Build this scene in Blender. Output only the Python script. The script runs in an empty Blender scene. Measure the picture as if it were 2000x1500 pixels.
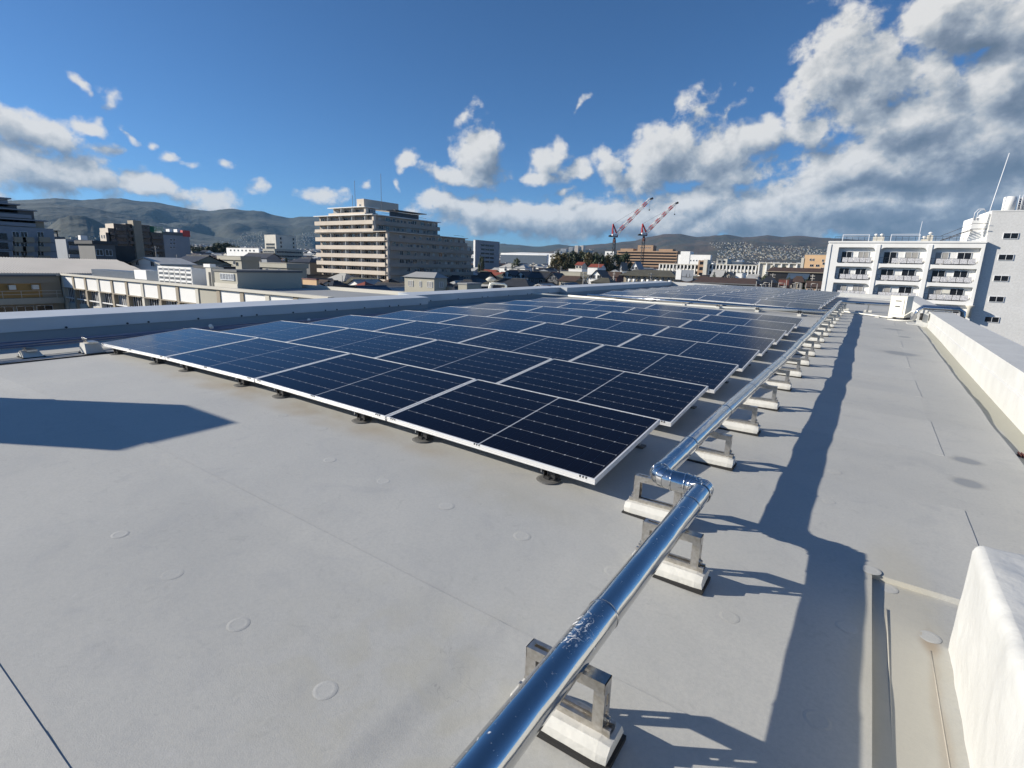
import bpy, bmesh, math, random
from mathutils import Vector, Matrix, noise
from mathutils.bvhtree import BVHTree
R = math.radians
PI = math.pi
scene = bpy.context.scene
random.seed(7)

# ------------------------------------------------------------ camera
F, PITCH, ROLL, YAW = 1031.178, .22082, .02946, -.5828
cp, sp, cy_, sy_ = math.cos(PITCH), math.sin(PITCH), math.cos(YAW), math.sin(YAW)
FW = Vector((sy_*cp, cy_*cp, -sp))
_rt = Vector((cy_, -sy_, 0)); _up = _rt.cross(FW)
RT = _rt*math.cos(ROLL) + _up*math.sin(ROLL)
UP = -_rt*math.sin(ROLL) + _up*math.cos(ROLL)
cam_d = bpy.data.cameras.new('camera')
cam_d.sensor_width = 36; cam_d.lens = F/2000*36
cam_d.clip_start = .05; cam_d.clip_end = 60000
cam = bpy.data.objects.new('camera', cam_d)
cam.matrix_world = Matrix((RT, UP, -FW)).transposed().to_4x4()
scene.collection.objects.link(cam)
scene.camera = cam

def ray(px, py): return FW + RT*((px-1000)/F) - UP*((py-750)/F)
def at_d(px, py, d): return ray(px, py)*d
def at_y(px, py, y): r = ray(px, py); return r*(y/r.y)
def at_x(px, py, x): r = ray(px, py); return r*(x/r.x)
def at_z(px, py, z): r = ray(px, py); return r*(z/r.z)

# ------------------------------------------------------------ sun, sky, exposure
SUN_H = Vector((-.862, -.507, 0)).normalized()      # horizontal direction towards the sun
SUN_EL = R(23.2)
sun_dir = SUN_H*math.cos(SUN_EL) + Vector((0, 0, math.sin(SUN_EL)))
sun_d = bpy.data.lights.new('sun', 'SUN')
sun_d.energy = 5.0; sun_d.angle = R(.53); sun_d.color = (1, .92, .80)
sun = bpy.data.objects.new('sun', sun_d)
sun.rotation_euler = sun_dir.to_track_quat('Z', 'Y').to_euler()
scene.collection.objects.link(sun)
scene.view_settings.view_transform = 'Standard'
scene.view_settings.look = 'None'
scene.view_settings.gamma = 1
scene.view_settings.use_curve_mapping = False
scene.view_settings.exposure = .58

world = bpy.data.worlds.new('World'); scene.world = world; world.use_nodes = True
wt = world.node_tree; wt.nodes.clear()
def azel(px, py):
    r = ray(px, py).normalized()
    return math.atan2(r.x, r.y), math.asin(r.z)
# clouds of the photograph: centre px, half sizes px, turn (deg), weight
CL = [(30,235,110,50,14,1.0),(60,320,130,62,10,1.0),(165,320,75,48,30,.95),(300,360,58,30,10,1.05),(30,400,120,30,0,.55),
 (176,236,42,16,12,.75),(192,270,32,13,14,.8),(343,305,20,15,0,.8),(160,165,30,10,50,.5),(222,192,28,12,40,.5),(250,252,22,9,30,.5),
 (410,392,60,26,0,.75),(500,370,34,18,-20,.6),(640,390,38,16,0,.6),(435,320,13,8,0,.55),(215,380,50,20,10,.6),(315,275,12,8,0,.4),(370,320,14,8,0,.4),
 (803,326,24,24,0,1.0),(940,305,60,50,-45,1.1),(885,352,46,16,0,1.0),(912,228,36,13,-50,.6),(705,368,14,10,0,.7),(782,372,7,10,0,.5),(835,400,40,22,-30,.7),
 (1132,208,22,7,-45,.45),
 (1080,305,34,34,-20,1.1),(1118,338,26,18,0,1.0),(1060,348,45,12,0,.9),(1110,374,14,8,0,.7),
 (1190,330,42,34,0,1.1),(1290,300,120,70,-28,1.2),(1400,310,110,58,-8,1.2),(1360,345,180,22,2,1.1),(1480,262,90,42,-10,1.1),(1580,252,60,40,-10,.9),
 (1325,205,55,12,-62,.45),(1375,205,50,10,-52,.42),(1420,215,40,9,-40,.35),
 (1660,120,90,110,-25,.95),(1700,190,120,70,-20,.9),(1570,200,50,40,-40,.6),
 (1900,35,180,60,5,1.25),(1830,140,45,70,-20,.7),(1960,150,110,110,0,1.15),(2100,100,180,200,0,1.2),
 (1780,240,140,60,-10,1.2),(1900,300,260,110,0,1.4),(1650,320,90,40,-30,1.1),(1600,345,80,28,-20,1.0),(1760,330,220,60,0,1.35),
 (1000,420,200,34,0,.95),(1200,425,260,42,0,1.05),(1450,420,240,50,-3,1.1),(1700,410,300,70,0,1.3),(1950,400,300,120,0,1.35),(1330,400,90,26,-20,.95)]
def vmath(t, op, a=None, b=None):
    n = t.nodes.new('ShaderNodeVectorMath'); n.operation = op
    for i, v in enumerate((a, b)):
        if v is None: continue
        if isinstance(v, (tuple, list)): n.inputs[i].default_value = v
        else: t.links.new(v, n.inputs[i])
    return n
def fmath(t, op, a, b=None, c=None, clamp=False):
    n = t.nodes.new('ShaderNodeMath'); n.operation = op; n.use_clamp = clamp
    for i, v in enumerate((a, b, c)):
        if v is None: continue
        if isinstance(v, (int, float)): n.inputs[i].default_value = v
        else: t.links.new(v, n.inputs[i])
    return n.outputs[0]
g = bpy.data.node_groups.new('cloud_field', 'ShaderNodeTree')
g.interface.new_socket('P', in_out='INPUT', socket_type='NodeSocketVector')
g.interface.new_socket('D', in_out='OUTPUT', socket_type='NodeSocketFloat')
gi = g.nodes.new('NodeGroupInput'); go = g.nodes.new('NodeGroupOutput')
P = gi.outputs[0]
wn = g.nodes.new('ShaderNodeTexNoise'); wn.inputs['Scale'].default_value = 9; wn.inputs['Detail'].default_value = 3
g.links.new(P, wn.inputs['Vector'])
ws = vmath(g, 'SUBTRACT', wn.outputs['Color'], (.5, .5, .5))
wsc = vmath(g, 'MULTIPLY', ws.outputs[0], (.10, .07, 0))
PW = vmath(g, 'ADD', P, wsc.outputs[0]).outputs[0]
acc = None
for px, py, a, b, rot, w in CL:
    if px >= 1550 or (px > 900 and py > 390): w = w*1.25+.05
    if px < 800: w = w*1.05+.02
    az, el = azel(px, py)
    az2, el2 = azel(px+10, py); az3, el3 = azel(px, py-10)
    sx = math.hypot(az2-az, el2-el)/10; sy = math.hypot(az3-az, el3-el)/10
    s = (sx+sy)/2
    tilt = math.atan2(el2-el, az2-az)
    mp = g.nodes.new('ShaderNodeMapping'); mp.vector_type = 'TEXTURE'
    mp.inputs['Location'].default_value = (az, el, 0)
    mp.inputs['Rotation'].default_value = (0, 0, -R(rot)+tilt)
    mp.inputs['Scale'].default_value = (a*s*1.25, b*s*1.3, 1)
    if acc is None: g.links.new(PW, mp.inputs['Vector'])
    else:
        ch_ = g.nodes.new('ShaderNodeVectorMath'); ch_.operation = 'MULTIPLY_ADD'   # keeps the node compiler's stack short
        g.links.new(acc, ch_.inputs[0]); ch_.inputs[1].default_value = (1e-7, 1e-7, 0); g.links.new(PW, ch_.inputs[2])
        g.links.new(ch_.outputs[0], mp.inputs['Vector'])
    ln = vmath(g, 'LENGTH', mp.outputs[0]).outputs['Value']
    v = fmath(g, 'MULTIPLY_ADD', ln, -w, w)
    acc = v if acc is None else fmath(g, 'SMOOTH_MAX', acc, v, .12)
# the rest of the sky, outside the picture: loose cloud of the same kind
sep = g.nodes.new('ShaderNodeSeparateXYZ'); g.links.new(P, sep.inputs[0])
gn = g.nodes.new('ShaderNodeTexNoise'); gn.inputs['Scale'].default_value = 2.2; gn.inputs['Detail'].default_value = 2
g.links.new(P, gn.inputs['Vector'])
gen = fmath(g, 'MULTIPLY_ADD', gn.outputs['Fac'], 3.0, -1.95)
aw = fmath(g, 'ADD', sep.outputs['X'], -YAW)
aw = fmath(g, 'ABSOLUTE', aw)
far = fmath(g, 'MULTIPLY_ADD', aw, 4.0, -3.9, clamp=True)
gen = fmath(g, 'MINIMUM', gen, .45)
genm = fmath(g, 'MULTIPLY_ADD', far, 2.0, -2.0)
gen = fmath(g, 'ADD', gen, genm)
acc = fmath(g, 'MAXIMUM', acc, gen)
def fb(scale, amp, det, stretch):
    m = vmath(g, 'MULTIPLY', P, stretch)
    n = g.nodes.new('ShaderNodeTexNoise'); n.inputs['Scale'].default_value = scale; n.inputs['Detail'].default_value = det
    n.inputs['Roughness'].default_value = .58; n.inputs['Distortion'].default_value = .2
    g.links.new(m.outputs[0], n.inputs['Vector'])
    return fmath(g, 'MULTIPLY_ADD', n.outputs['Fac'], amp, -amp/2)
acc = fmath(g, 'ADD', acc, fb(19, 1.9, 10, (1, 1.2, 1)))
acc = fmath(g, 'ADD', acc, fb(52, .75, 6, (1, 1.15, 1)))
g.links.new(acc, go.inputs[0])

tc = wt.nodes.new('ShaderNodeTexCoord')
nrm = vmath(wt, 'NORMALIZE', tc.outputs['Generated']).outputs[0]
sx = wt.nodes.new('ShaderNodeSeparateXYZ'); wt.links.new(nrm, sx.inputs[0])
AZ = fmath(wt, 'ARCTAN2', sx.outputs['X'], sx.outputs['Y']); EL = fmath(wt, 'ARCSINE', sx.outputs['Z'])
cb = wt.nodes.new('ShaderNodeCombineXYZ'); wt.links.new(AZ, cb.inputs[0]); wt.links.new(EL, cb.inputs[1])
prevD = [None]
def field(off):
    n = wt.nodes.new('ShaderNodeGroup'); n.node_tree = g
    o = vmath(wt, 'ADD', cb.outputs[0], off)
    if prevD[0] is not None:
        o2 = wt.nodes.new('ShaderNodeVectorMath'); o2.operation = 'MULTIPLY_ADD'
        wt.links.new(prevD[0], o2.inputs[0]); o2.inputs[1].default_value = (1e-7, 1e-7, 0); wt.links.new(o.outputs[0], o2.inputs[2]); o = o2
    prevD[0] = n.outputs[0]
    wt.links.new(o.outputs[0], n.inputs[0]); return n.outputs[0]
D0 = field((0, 0, 0)); D1 = field((-.022, .026, 0))
mr = wt.nodes.new('ShaderNodeMapRange'); mr.interpolation_type = 'SMOOTHSTEP'
mr.inputs['From Min'].default_value = .04; mr.inputs['From Max'].default_value = .58
wt.links.new(D0, mr.inputs[0]); COV = fmath(wt, 'MULTIPLY', mr.outputs[0], .95)
dd = fmath(wt, 'SUBTRACT', D0, D1)
lit = fmath(wt, 'MULTIPLY_ADD', dd, .72, .60)
thick = fmath(wt, 'MULTIPLY_ADD', D0, -.46, .30)
thick = fmath(wt, 'MINIMUM', thick, .05)
lit = fmath(wt, 'ADD', lit, thick, clamp=True)
cr = wt.nodes.new('ShaderNodeValToRGB'); wt.links.new(lit, cr.inputs[0])
e = cr.color_ramp.elements
CB = 1.0
e[0].position = 0; e[0].color = (.13, .17, .225, 1)
e[1].position = 1; e[1].color = (.80, .785, .755, 1)
for p_, c_ in ((.30, (.21, .25, .31, 1)), (.55, (.38, .42, .465, 1)), (.78, (.62, .625, .62, 1))):
    k = cr.color_ramp.elements.new(p_); k.color = c_
sky = wt.nodes.new('ShaderNodeTexSky'); sky.sky_type = 'NISHITA'; sky.sun_disc = False
sky.sun_elevation = SUN_EL
sky.sun_rotation = math.atan2(SUN_H.x, SUN_H.y)
sky.altitude = 50; sky.air_density = .72; sky.dust_density = .25; sky.ozone_density = 7.5
BG_STRENGTH = .076
cs = wt.nodes.new('ShaderNodeMix'); cs.data_type = 'RGBA'; cs.blend_type = 'MULTIPLY'; cs.inputs['Factor'].default_value = 1
wt.links.new(cr.outputs[0], cs.inputs['A']); cs.inputs['B'].default_value = (9.0, 9.0, 9.0, 1)
mx = wt.nodes.new('ShaderNodeMix'); mx.data_type = 'RGBA'
wt.links.new(COV, mx.inputs['Factor']); sk2 = vmath(wt, 'MULTIPLY', sky.outputs[0], (.88, 1.03, 1.04)); wt.links.new(sk2.outputs[0], mx.inputs['A']); wt.links.new(cs.outputs['Result'], mx.inputs['B'])
bg = wt.nodes.new('ShaderNodeBackground'); bg.inputs['Strength'].default_value = BG_STRENGTH
wt.links.new(mx.outputs['Result'], bg.inputs['Color'])
wo = wt.nodes.new('ShaderNodeOutputWorld'); wt.links.new(bg.outputs[0], wo.inputs['Surface'])
world.cycles.sampling_method = 'MANUAL'; world.cycles.sample_map_resolution = 1024

# ------------------------------------------------------------ helpers
C = scene.collection
class MB:
    def __init__(s): s.v = []; s.f = []; s.m = []; s.sm = []
    def quad(s, pts, m=0, smooth=False):
        n = len(s.v); s.v += [tuple(p) for p in pts]; s.f.append(tuple(range(n, n+len(pts)))); s.m.append(m); s.sm.append(smooth)
    def box(s, x0, x1, y0, y1, z0, z1, m=0, M=None):
        p = [(x0,y0,z0),(x1,y0,z0),(x1,y1,z0),(x0,y1,z0),(x0,y0,z1),(x1,y0,z1),(x1,y1,z1),(x0,y1,z1)]
        s.hexa(p, m, M)
    def hexa(s, p, m=0, M=None):
        if M is not None: p = [M @ Vector(q) for q in p]
        n = len(s.v); s.v += [tuple(q) for q in p]
        for f in ((0,3,2,1),(4,5,6,7),(0,1,5,4),(1,2,6,5),(2,3,7,6),(3,0,4,7)):
            s.f.append(tuple(n+i for i in f)); s.m.append(m); s.sm.append(False)
    def tube(s, path, r, n=12, caps=True, m=0, smooth=True):
        path = [Vector(p) for p in path]; rings = []
        rr = r if isinstance(r, (list, tuple)) else [r]*len(path)
        prev = None
        for i, p in enumerate(path):
            a = (path[min(i+1, len(path)-1)] - path[max(i-1, 0)])
            if a.length < 1e-9: a = Vector((0, 0, 1))
            a.normalize()
            u = prev if prev is not None else (Vector((0,0,1)) if abs(a.z) < .9 else Vector((1,0,0)))
            u = (u - a*u.dot(a)).normalized(); prev = u; w = a.cross(u)
            k = 1.0
            if 0 < i < len(path)-1:
                c = (path[i]-path[i-1]).normalized().dot(a); k = 1/max(.5, c)
            b = len(s.v); rings.append(b)
            for j in range(n):
                t = 2*PI*j/n
                s.v.append(tuple(p + (u*math.cos(t) + w*math.sin(t))*rr[i]))
        for i in range(len(rings)-1):
            for j in range(n):
                s.f.append((rings[i]+j, rings[i+1]+j, rings[i+1]+(j+1) % n, rings[i]+(j+1) % n)); s.m.append(m); s.sm.append(smooth)
        if caps:
            s.f.append(tuple(rings[0]+j for j in range(n))); s.m.append(m); s.sm.append(False)
            s.f.append(tuple(rings[-1]+n-1-j for j in range(n))); s.m.append(m); s.sm.append(False)
    def mesh(s, name, mats):
        me = bpy.data.meshes.new(name); me.from_pydata(s.v, [], s.f)
        for m in (mats if isinstance(mats, (list, tuple)) else [mats]): me.materials.append(m)
        me.polygons.foreach_set('material_index', s.m); me.polygons.foreach_set('use_smooth', s.sm)
        me.update(); return me
def obj(name, mesh, parent=None, loc=None):
    o = bpy.data.objects.new(name, mesh); C.objects.link(o)
    if parent: o.parent = parent
    if loc is not None: o.location = loc
    return o
def build(mb, name, mats, parent=None, world=True):
    o = obj(name, mb.mesh(name, mats), parent)
    if parent is not None and world: o.location = -Vector(base_of(parent))
    return o
BASE = {}
def base_of(o):
    b = Vector(o.location)
    if o.parent: b += base_of(o.parent)
    return b
def tag(o, label, cat, group=None):
    o['label'] = label; o['category'] = cat
    if group: o['group'] = group
    return o
def thing(name, label, cat, loc=(0,0,0), group=None):
    o = bpy.data.objects.new(name, None); C.objects.link(o); o.location = loc; o.empty_display_size = .2
    return tag(o, label, cat, group)
def struct(o): o['kind'] = 'structure'; return o
def stuff(o): o['kind'] = 'stuff'; return o
def copy_tree(o, parent=None):
    c = o.copy(); C.objects.link(c); c.parent = parent
    for ch in list(o.children): copy_tree(ch, c)
    return c
ORD = 'first second third fourth fifth sixth seventh eighth ninth tenth eleventh twelfth thirteenth fourteenth fifteenth sixteenth seventeenth eighteenth nineteenth twentieth'.split()

# ------------------------------------------------------------ materials
def mat(name, col, rough=.6, metal=0, spec=.5, var=0, vscale=5, bump=0, bscale=40, col2=None, coord='Object', detail=5, stretch=(1,1,1), v2=0, v2scale=.6, ior=1.5):
    m = bpy.data.materials.new(name); m.use_nodes = True; t = m.node_tree
    b = t.nodes['Principled BSDF']; b.inputs['Base Color'].default_value = (*col, 1); b.inputs['Roughness'].default_value = rough
    b.inputs['Metallic'].default_value = metal; b.inputs['Specular IOR Level'].default_value = spec; b.inputs['IOR'].default_value = ior
    if var or bump or v2:
        tcn = t.nodes.new('ShaderNodeTexCoord')
        mpn = t.nodes.new('ShaderNodeMapping'); mpn.inputs['Scale'].default_value = stretch
        t.links.new(tcn.outputs[coord], mpn.inputs[0])
    base = None
    if var:
        n = t.nodes.new('ShaderNodeTexNoise'); n.inputs['Scale'].default_value = vscale; n.inputs['Detail'].default_value = detail
        t.links.new(mpn.outputs[0], n.inputs['Vector'])
        r = t.nodes.new('ShaderNodeMapRange'); r.inputs['From Min'].default_value = .3; r.inputs['From Max'].default_value = .7
        t.links.new(n.outputs['Fac'], r.inputs[0])
        x = t.nodes.new('ShaderNodeMix'); x.data_type = 'RGBA'
        c2 = col2 or tuple(c*(1-var) for c in col)
        x.inputs['A'].default_value = (*col, 1); x.inputs['B'].default_value = (*c2, 1)
        t.links.new(r.outputs[0], x.inputs['Factor']); t.links.new(x.outputs['Result'], b.inputs['Base Color']); base = x.outputs['Result']
    if v2:
        n = t.nodes.new('ShaderNodeTexNoise'); n.inputs['Scale'].default_value = v2scale; n.inputs['Detail'].default_value = 3
        t.links.new(mpn.outputs[0], n.inputs['Vector'])
        r = t.nodes.new('ShaderNodeMapRange'); r.inputs['To Min'].default_value = 1-v2; r.inputs['To Max'].default_value = 1+v2
        r.inputs['From Min'].default_value = .3; r.inputs['From Max'].default_value = .7
        t.links.new(n.outputs['Fac'], r.inputs[0])
        vm = t.nodes.new('ShaderNodeVectorMath'); vm.operation = 'SCALE'
        if base: t.links.new(base, vm.inputs[0])
        else: vm.inputs[0].default_value = col
        t.links.new(r.outputs[0], vm.inputs['Scale']); t.links.new(vm.outputs[0], b.inputs['Base Color'])
    if bump:
        n = t.nodes.new('ShaderNodeTexNoise'); n.inputs['Scale'].default_value = bscale; n.inputs['Detail'].default_value = 6
        t.links.new(mpn.outputs[0], n.inputs['Vector'])
        bn = t.nodes.new('ShaderNodeBump'); bn.inputs['Strength'].default_value = 1; bn.inputs['Distance'].default_value = bump
        t.links.new(n.outputs['Fac'], bn.inputs['Height']); t.links.new(bn.outputs[0], b.inputs['Normal'])
    return m
M = {}
M['white_paint'] = mat('white_paint', (.565,.57,.55), .5, var=.10, vscale=4, bump=.006, bscale=14, v2=.04, v2scale=1.2)
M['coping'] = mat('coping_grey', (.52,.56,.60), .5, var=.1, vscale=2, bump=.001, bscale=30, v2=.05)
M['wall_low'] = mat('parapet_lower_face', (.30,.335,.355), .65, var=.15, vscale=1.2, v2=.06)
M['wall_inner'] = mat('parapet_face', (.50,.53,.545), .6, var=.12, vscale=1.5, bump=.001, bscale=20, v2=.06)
M['alu'] = mat('aluminium', (.72,.73,.74), .38, 1, var=.08, vscale=30)
M['frame'] = mat('frame_aluminium', (.80,.80,.79), .42, .35)
M['dark'] = mat('black_rubber', (.015,.015,.015), .7)
M['feet'] = mat('dark_bracket', (.05,.05,.05), .45, .4)
M['disc'] = mat('grey_disc', (.12,.12,.115), .7)
M['concrete'] = mat('white_concrete', (.60,.595,.555), .8, var=.10, vscale=14, bump=.002, bscale=45, v2=.06, v2scale=6)
M['steel'] = mat('stainless_channel', (.60,.58,.55), .32, .9, var=.25, vscale=60, col2=(.42,.39,.34))
M['bolt'] = mat('dark_bolt', (.03,.035,.045), .5)
M['pvc'] = mat('white_pipe', (.74,.73,.66), .4)
M['cable'] = mat('blue_cable', (.07,.10,.17), .35)
M['glass'] = mat('window_glass', (.02,.025,.03), .08, 0, .7)
M['dglass'] = mat('dark_window', (.012,.013,.016), .25, 0, .5)
M['curtain'] = mat('curtained_window', (.35,.34,.32), .35, 0, .4)
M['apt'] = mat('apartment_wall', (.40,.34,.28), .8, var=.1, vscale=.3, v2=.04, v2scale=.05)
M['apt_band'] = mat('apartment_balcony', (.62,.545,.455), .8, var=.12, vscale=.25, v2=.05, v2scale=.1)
M['apt_shaded'] = mat('apartment_gallery_shaded', (.37,.315,.265), .8, var=.12, vscale=.25)  # shade of the gallery side is put into this darker colour
M['cream'] = mat('cream_wall', (.60,.575,.50), .8, var=.12, vscale=.3, v2=.05, v2scale=.08)
M['bright'] = mat('white_wall', (.80,.80,.775), .75, var=.07, vscale=.5, v2=.04, v2scale=.15)
M['tower'] = mat('speckled_white_wall', (.72,.72,.70), .85, var=.15, vscale=3.5, v2=.04, v2scale=.3)
M['grey_wall'] = mat('grey_wall', (.25,.275,.31), .7, var=.1, vscale=.3)
M['dark_wall'] = mat('dark_grey_wall', (.12,.125,.13), .7, var=.15, vscale=.4)
M['brown_wall'] = mat('brown_wall', (.36,.24,.155), .8, var=.1, vscale=.2)
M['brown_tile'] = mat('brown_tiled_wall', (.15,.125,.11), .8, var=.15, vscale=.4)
M['orange_wall'] = mat('apricot_wall', (.66,.45,.26), .8, var=.08, vscale=.3)
M['beige'] = mat('beige_wall', (.40,.385,.32), .8, var=.08, vscale=.3)
M['tan'] = mat('tan_wall', (.33,.285,.215), .8, var=.12, vscale=.4)
M['gold'] = mat('golden_board', (.40,.24,.075), .7, var=.15, vscale=1.2)
M['roof_metal'] = mat('sheet_metal_roof', (.50,.47,.42), .5, .1, var=.12, vscale=.3, v2=.06, v2scale=.1)
M['roof_grey'] = mat('grey_roof', (.30,.31,.31), .7, var=.12, vscale=.3)
M['tile_dark'] = mat('dark_roof_tile', (.035,.037,.042), .5, var=.3, vscale=.8)
M['tile_brown'] = mat('brown_roof_tile', (.085,.055,.04), .6, var=.3, vscale=.8)
M['tile_olive'] = mat('olive_roof_tile', (.10,.095,.07), .6, var=.3, vscale=.8)
M['tile_red'] = mat('red_roof_tile', (.25,.06,.035), .6, var=.25, vscale=.8)
M['tile_blue'] = mat('blue_grey_roof', (.07,.10,.14), .4, var=.2, vscale=.8)
M['tile_pale'] = mat('pale_roof', (.42,.42,.40), .5, var=.2, vscale=.8)
M['red'] = mat('red_paint', (.45,.04,.035), .5)
M['crane_white'] = mat('crane_white', (.75,.74,.72), .5)
M['rust'] = mat('rusty_red', (.16,.05,.04), .6, var=.3, vscale=2)
M['black'] = mat('black_metal', (.012,.012,.014), .5)
M['bark'] = mat('bark', (.06,.045,.03), .9)
M['leaf'] = mat('leaf_green', (.045,.065,.022), .7, var=.55, vscale=.7, col2=(.012,.024,.010))
M['leaf2'] = mat('leaf_autumn', (.12,.085,.025), .7, var=.5, vscale=.7, col2=(.035,.045,.015))
M['pole'] = mat('pole_concrete', (.33,.32,.30), .8)
M['green_net'] = mat('green_net', (.01,.16,.09), .7)
M['rail'] = mat('dark_rail', (.03,.035,.045), .4)
M['white_rail'] = mat('white_rail', (.70,.72,.74), .4)
M['ac'] = mat('ivory_case', (.68,.66,.58), .45)

def roof_mat():
    m = bpy.data.materials.new('roof_membrane'); m.use_nodes = True; t = m.node_tree; L = t.links
    b = t.nodes['Principled BSDF']; b.inputs['Roughness'].default_value = .62; b.inputs['Specular IOR Level'].default_value = .35
    tcn = t.nodes.new('ShaderNodeTexCoord'); P = tcn.outputs['Object']
    def nz(s, d=5, st=(1,1,1), dist=0, ro=.5):
        v = vmath(t, 'MULTIPLY', P, st).outputs[0]
        n = t.nodes.new('ShaderNodeTexNoise'); n.inputs['Scale'].default_value = s; n.inputs['Detail'].default_value = d
        n.inputs['Distortion'].default_value = dist; n.inputs['Roughness'].default_value = ro
        L.new(v, n.inputs['Vector']); return n.outputs['Fac']
    def rng(x, a, b_, lo=0, hi=1, smooth=True):
        n = t.nodes.new('ShaderNodeMapRange'); n.interpolation_type = 'SMOOTHSTEP' if smooth else 'LINEAR'
        n.inputs['From Min'].default_value = a; n.inputs['From Max'].default_value = b_; n.inputs['To Min'].default_value = lo; n.inputs['To Max'].default_value = hi
        L.new(x, n.inputs[0]); return n.outputs[0]
    def mixc(fac, a, b_):
        n = t.nodes.new('ShaderNodeMix'); n.data_type = 'RGBA'
        L.new(fac, n.inputs['Factor'])
        for k, v in (('A', a), ('B', b_)):
            if isinstance(v, tuple): n.inputs[k].default_value = (*v, 1)
            else: L.new(v, n.inputs[k])
        return n.outputs['Result']
    def ell(x, y, a, b_, soft=.5, rot=0):
        mp = t.nodes.new('ShaderNodeMapping'); mp.vector_type = 'TEXTURE'
        mp.inputs['Location'].default_value = (x, y, 0); mp.inputs['Scale'].default_value = (a, b_, 1e4); mp.inputs['Rotation'].default_value = (0,0,rot)
        w = t.nodes.new('ShaderNodeTexNoise'); w.inputs['Scale'].default_value = 4; w.inputs['Detail'].default_value = 5
        L.new(P, w.inputs['Vector'])
        o = vmath(t, 'SUBTRACT', w.outputs['Color'], (.5,.5,.5)); o = vmath(t, 'MULTIPLY', o.outputs[0], (.5*a+.02, .5*b_+.02, 0))
        p = vmath(t, 'ADD', P, o.outputs[0]).outputs[0]
        L.new(p, mp.inputs[0])
        ln = vmath(t, 'LENGTH', mp.outputs[0]).outputs['Value']
        return rng(ln, 1, 1-soft)
    col = mixc(rng(nz(.9, 6), .35, .65), (.470,.468,.437), (.432,.434,.411))
    col = mixc(rng(nz(.28, 4, dist=.5), .45, .72, 0, .45), col, (.425,.420,.385))
    # foot-worn and dusty cloudy marks
    col = mixc(rng(nz(3.2, 8, dist=1.2, ro=.62), .52, .72, 0, .45), col, (.345,.350,.350))
    col = mixc(rng(nz(6.5, 8, dist=2, ro=.6), .60, .75, 0, .40), col, (.50,.50,.49))
    col = mixc(rng(nz(70, 4), .3, .7, 0, .34), col, (.34,.35,.345))
    col = mixc(rng(nz(320, 2), .45, .62, 0, .35), col, (.50,.505,.49))
    col = mixc(rng(nz(11, 7, dist=1.6, ro=.65), .58, .68, 0, .28), col, (.32,.325,.31))
    # dirt washed out from under the front edge of the panels, dirt at the foot of the near gutter
    k = ell(-4.4, 2.62, 3.6, .22, .7); k = fmath(t, 'MULTIPLY', k, rng(nz(2.4, 7), .35, .65, .15, .75)); col = mixc(k, col, (.34,.30,.235))
    k = ell(-1.6, 2.42, .9, .30, .9); k = fmath(t, 'MULTIPLY', k, rng(nz(4, 7), .35, .65, .05, .35)); col = mixc(k, col, (.36,.34,.27))
    k = ell(-.95, 1.05, 1.0, .7, .9); k = fmath(t, 'MULTIPLY', k, rng(nz(5, 8, dist=1), .4, .65, .0, .38)); col = mixc(k, col, (.40,.385,.31))
    k = ell(.30, 2.3, .22, 1.3, .6); k = fmath(t, 'MULTIPLY', k, .65); col = mixc(k, col, (.44,.42,.35))
    k = ell(1.36, 9, .17, 12, .4); k = fmath(t, 'MULTIPLY', k, .8); col = mixc(k, col, (.40,.39,.31))
    k = ell(.40, 2.45, .05, .12, .8); col = mixc(fmath(t, 'MULTIPLY', k, .6), col, (.30,.22,.14))
    k = ell(.40, 1.9, .03, .9, .8); col = mixc(fmath(t, 'MULTIPLY', k, .35), col, (.33,.26,.18))
    # damp spots and their rims
    for (x, y, a, b_) in ((.60, 11.35, .30, .30), (.82, 5.18, .10, .09), (.76, 4.62, .10, .10), (.62, 15.8, .22, .25), (.78, 14.2, .12, .15)):
        col = mixc(fmath(t, 'MULTIPLY', ell(x, y, a*1.25, b_*1.25, .25), .35), col, (.33,.325,.30))
        col = mixc(fmath(t, 'MULTIPLY', ell(x, y, a, b_, .35), .72), col, (.235,.255,.275))
    # hairline scuffs
    cr_ = nz(5.5, 3, (1, 1, 1), 1.5)
    d = fmath(t, 'SUBTRACT', cr_, .5); d = fmath(t, 'ABSOLUTE', d)
    lk = rng(d, .0045, 0); lk = fmath(t, 'MULTIPLY', lk, rng(nz(1.7, 3), .55, .68, 0, .5)); col = mixc(lk, col, (.25,.25,.245))
    oi = t.nodes.new('ShaderNodeObjectInfo'); tone = rng(oi.outputs['Random'], 0, 1, .955, 1.03, False)
    sc_ = t.nodes.new('ShaderNodeVectorMath'); sc_.operation = 'SCALE'; L.new(col, sc_.inputs[0]); L.new(tone, sc_.inputs['Scale']); col = sc_.outputs[0]
    L.new(col, b.inputs['Base Color'])
    h = fmath(t, 'MULTIPLY', nz(240, 3), .0005)
    h = fmath(t, 'MULTIPLY_ADD', nz(2.2, 3, dist=.3), .0045, h)
    h = fmath(t, 'MULTIPLY_ADD', nz(12, 4, dist=.6), .0006, h)
    bn = t.nodes.new('ShaderNodeBump'); bn.inputs['Distance'].default_value = 1; bn.inputs['Strength'].default_value = 1
    L.new(h, bn.inputs['Height']); L.new(bn.outputs[0], b.inputs['Normal'])
    return m
M['roof'] = roof_mat()

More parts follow.
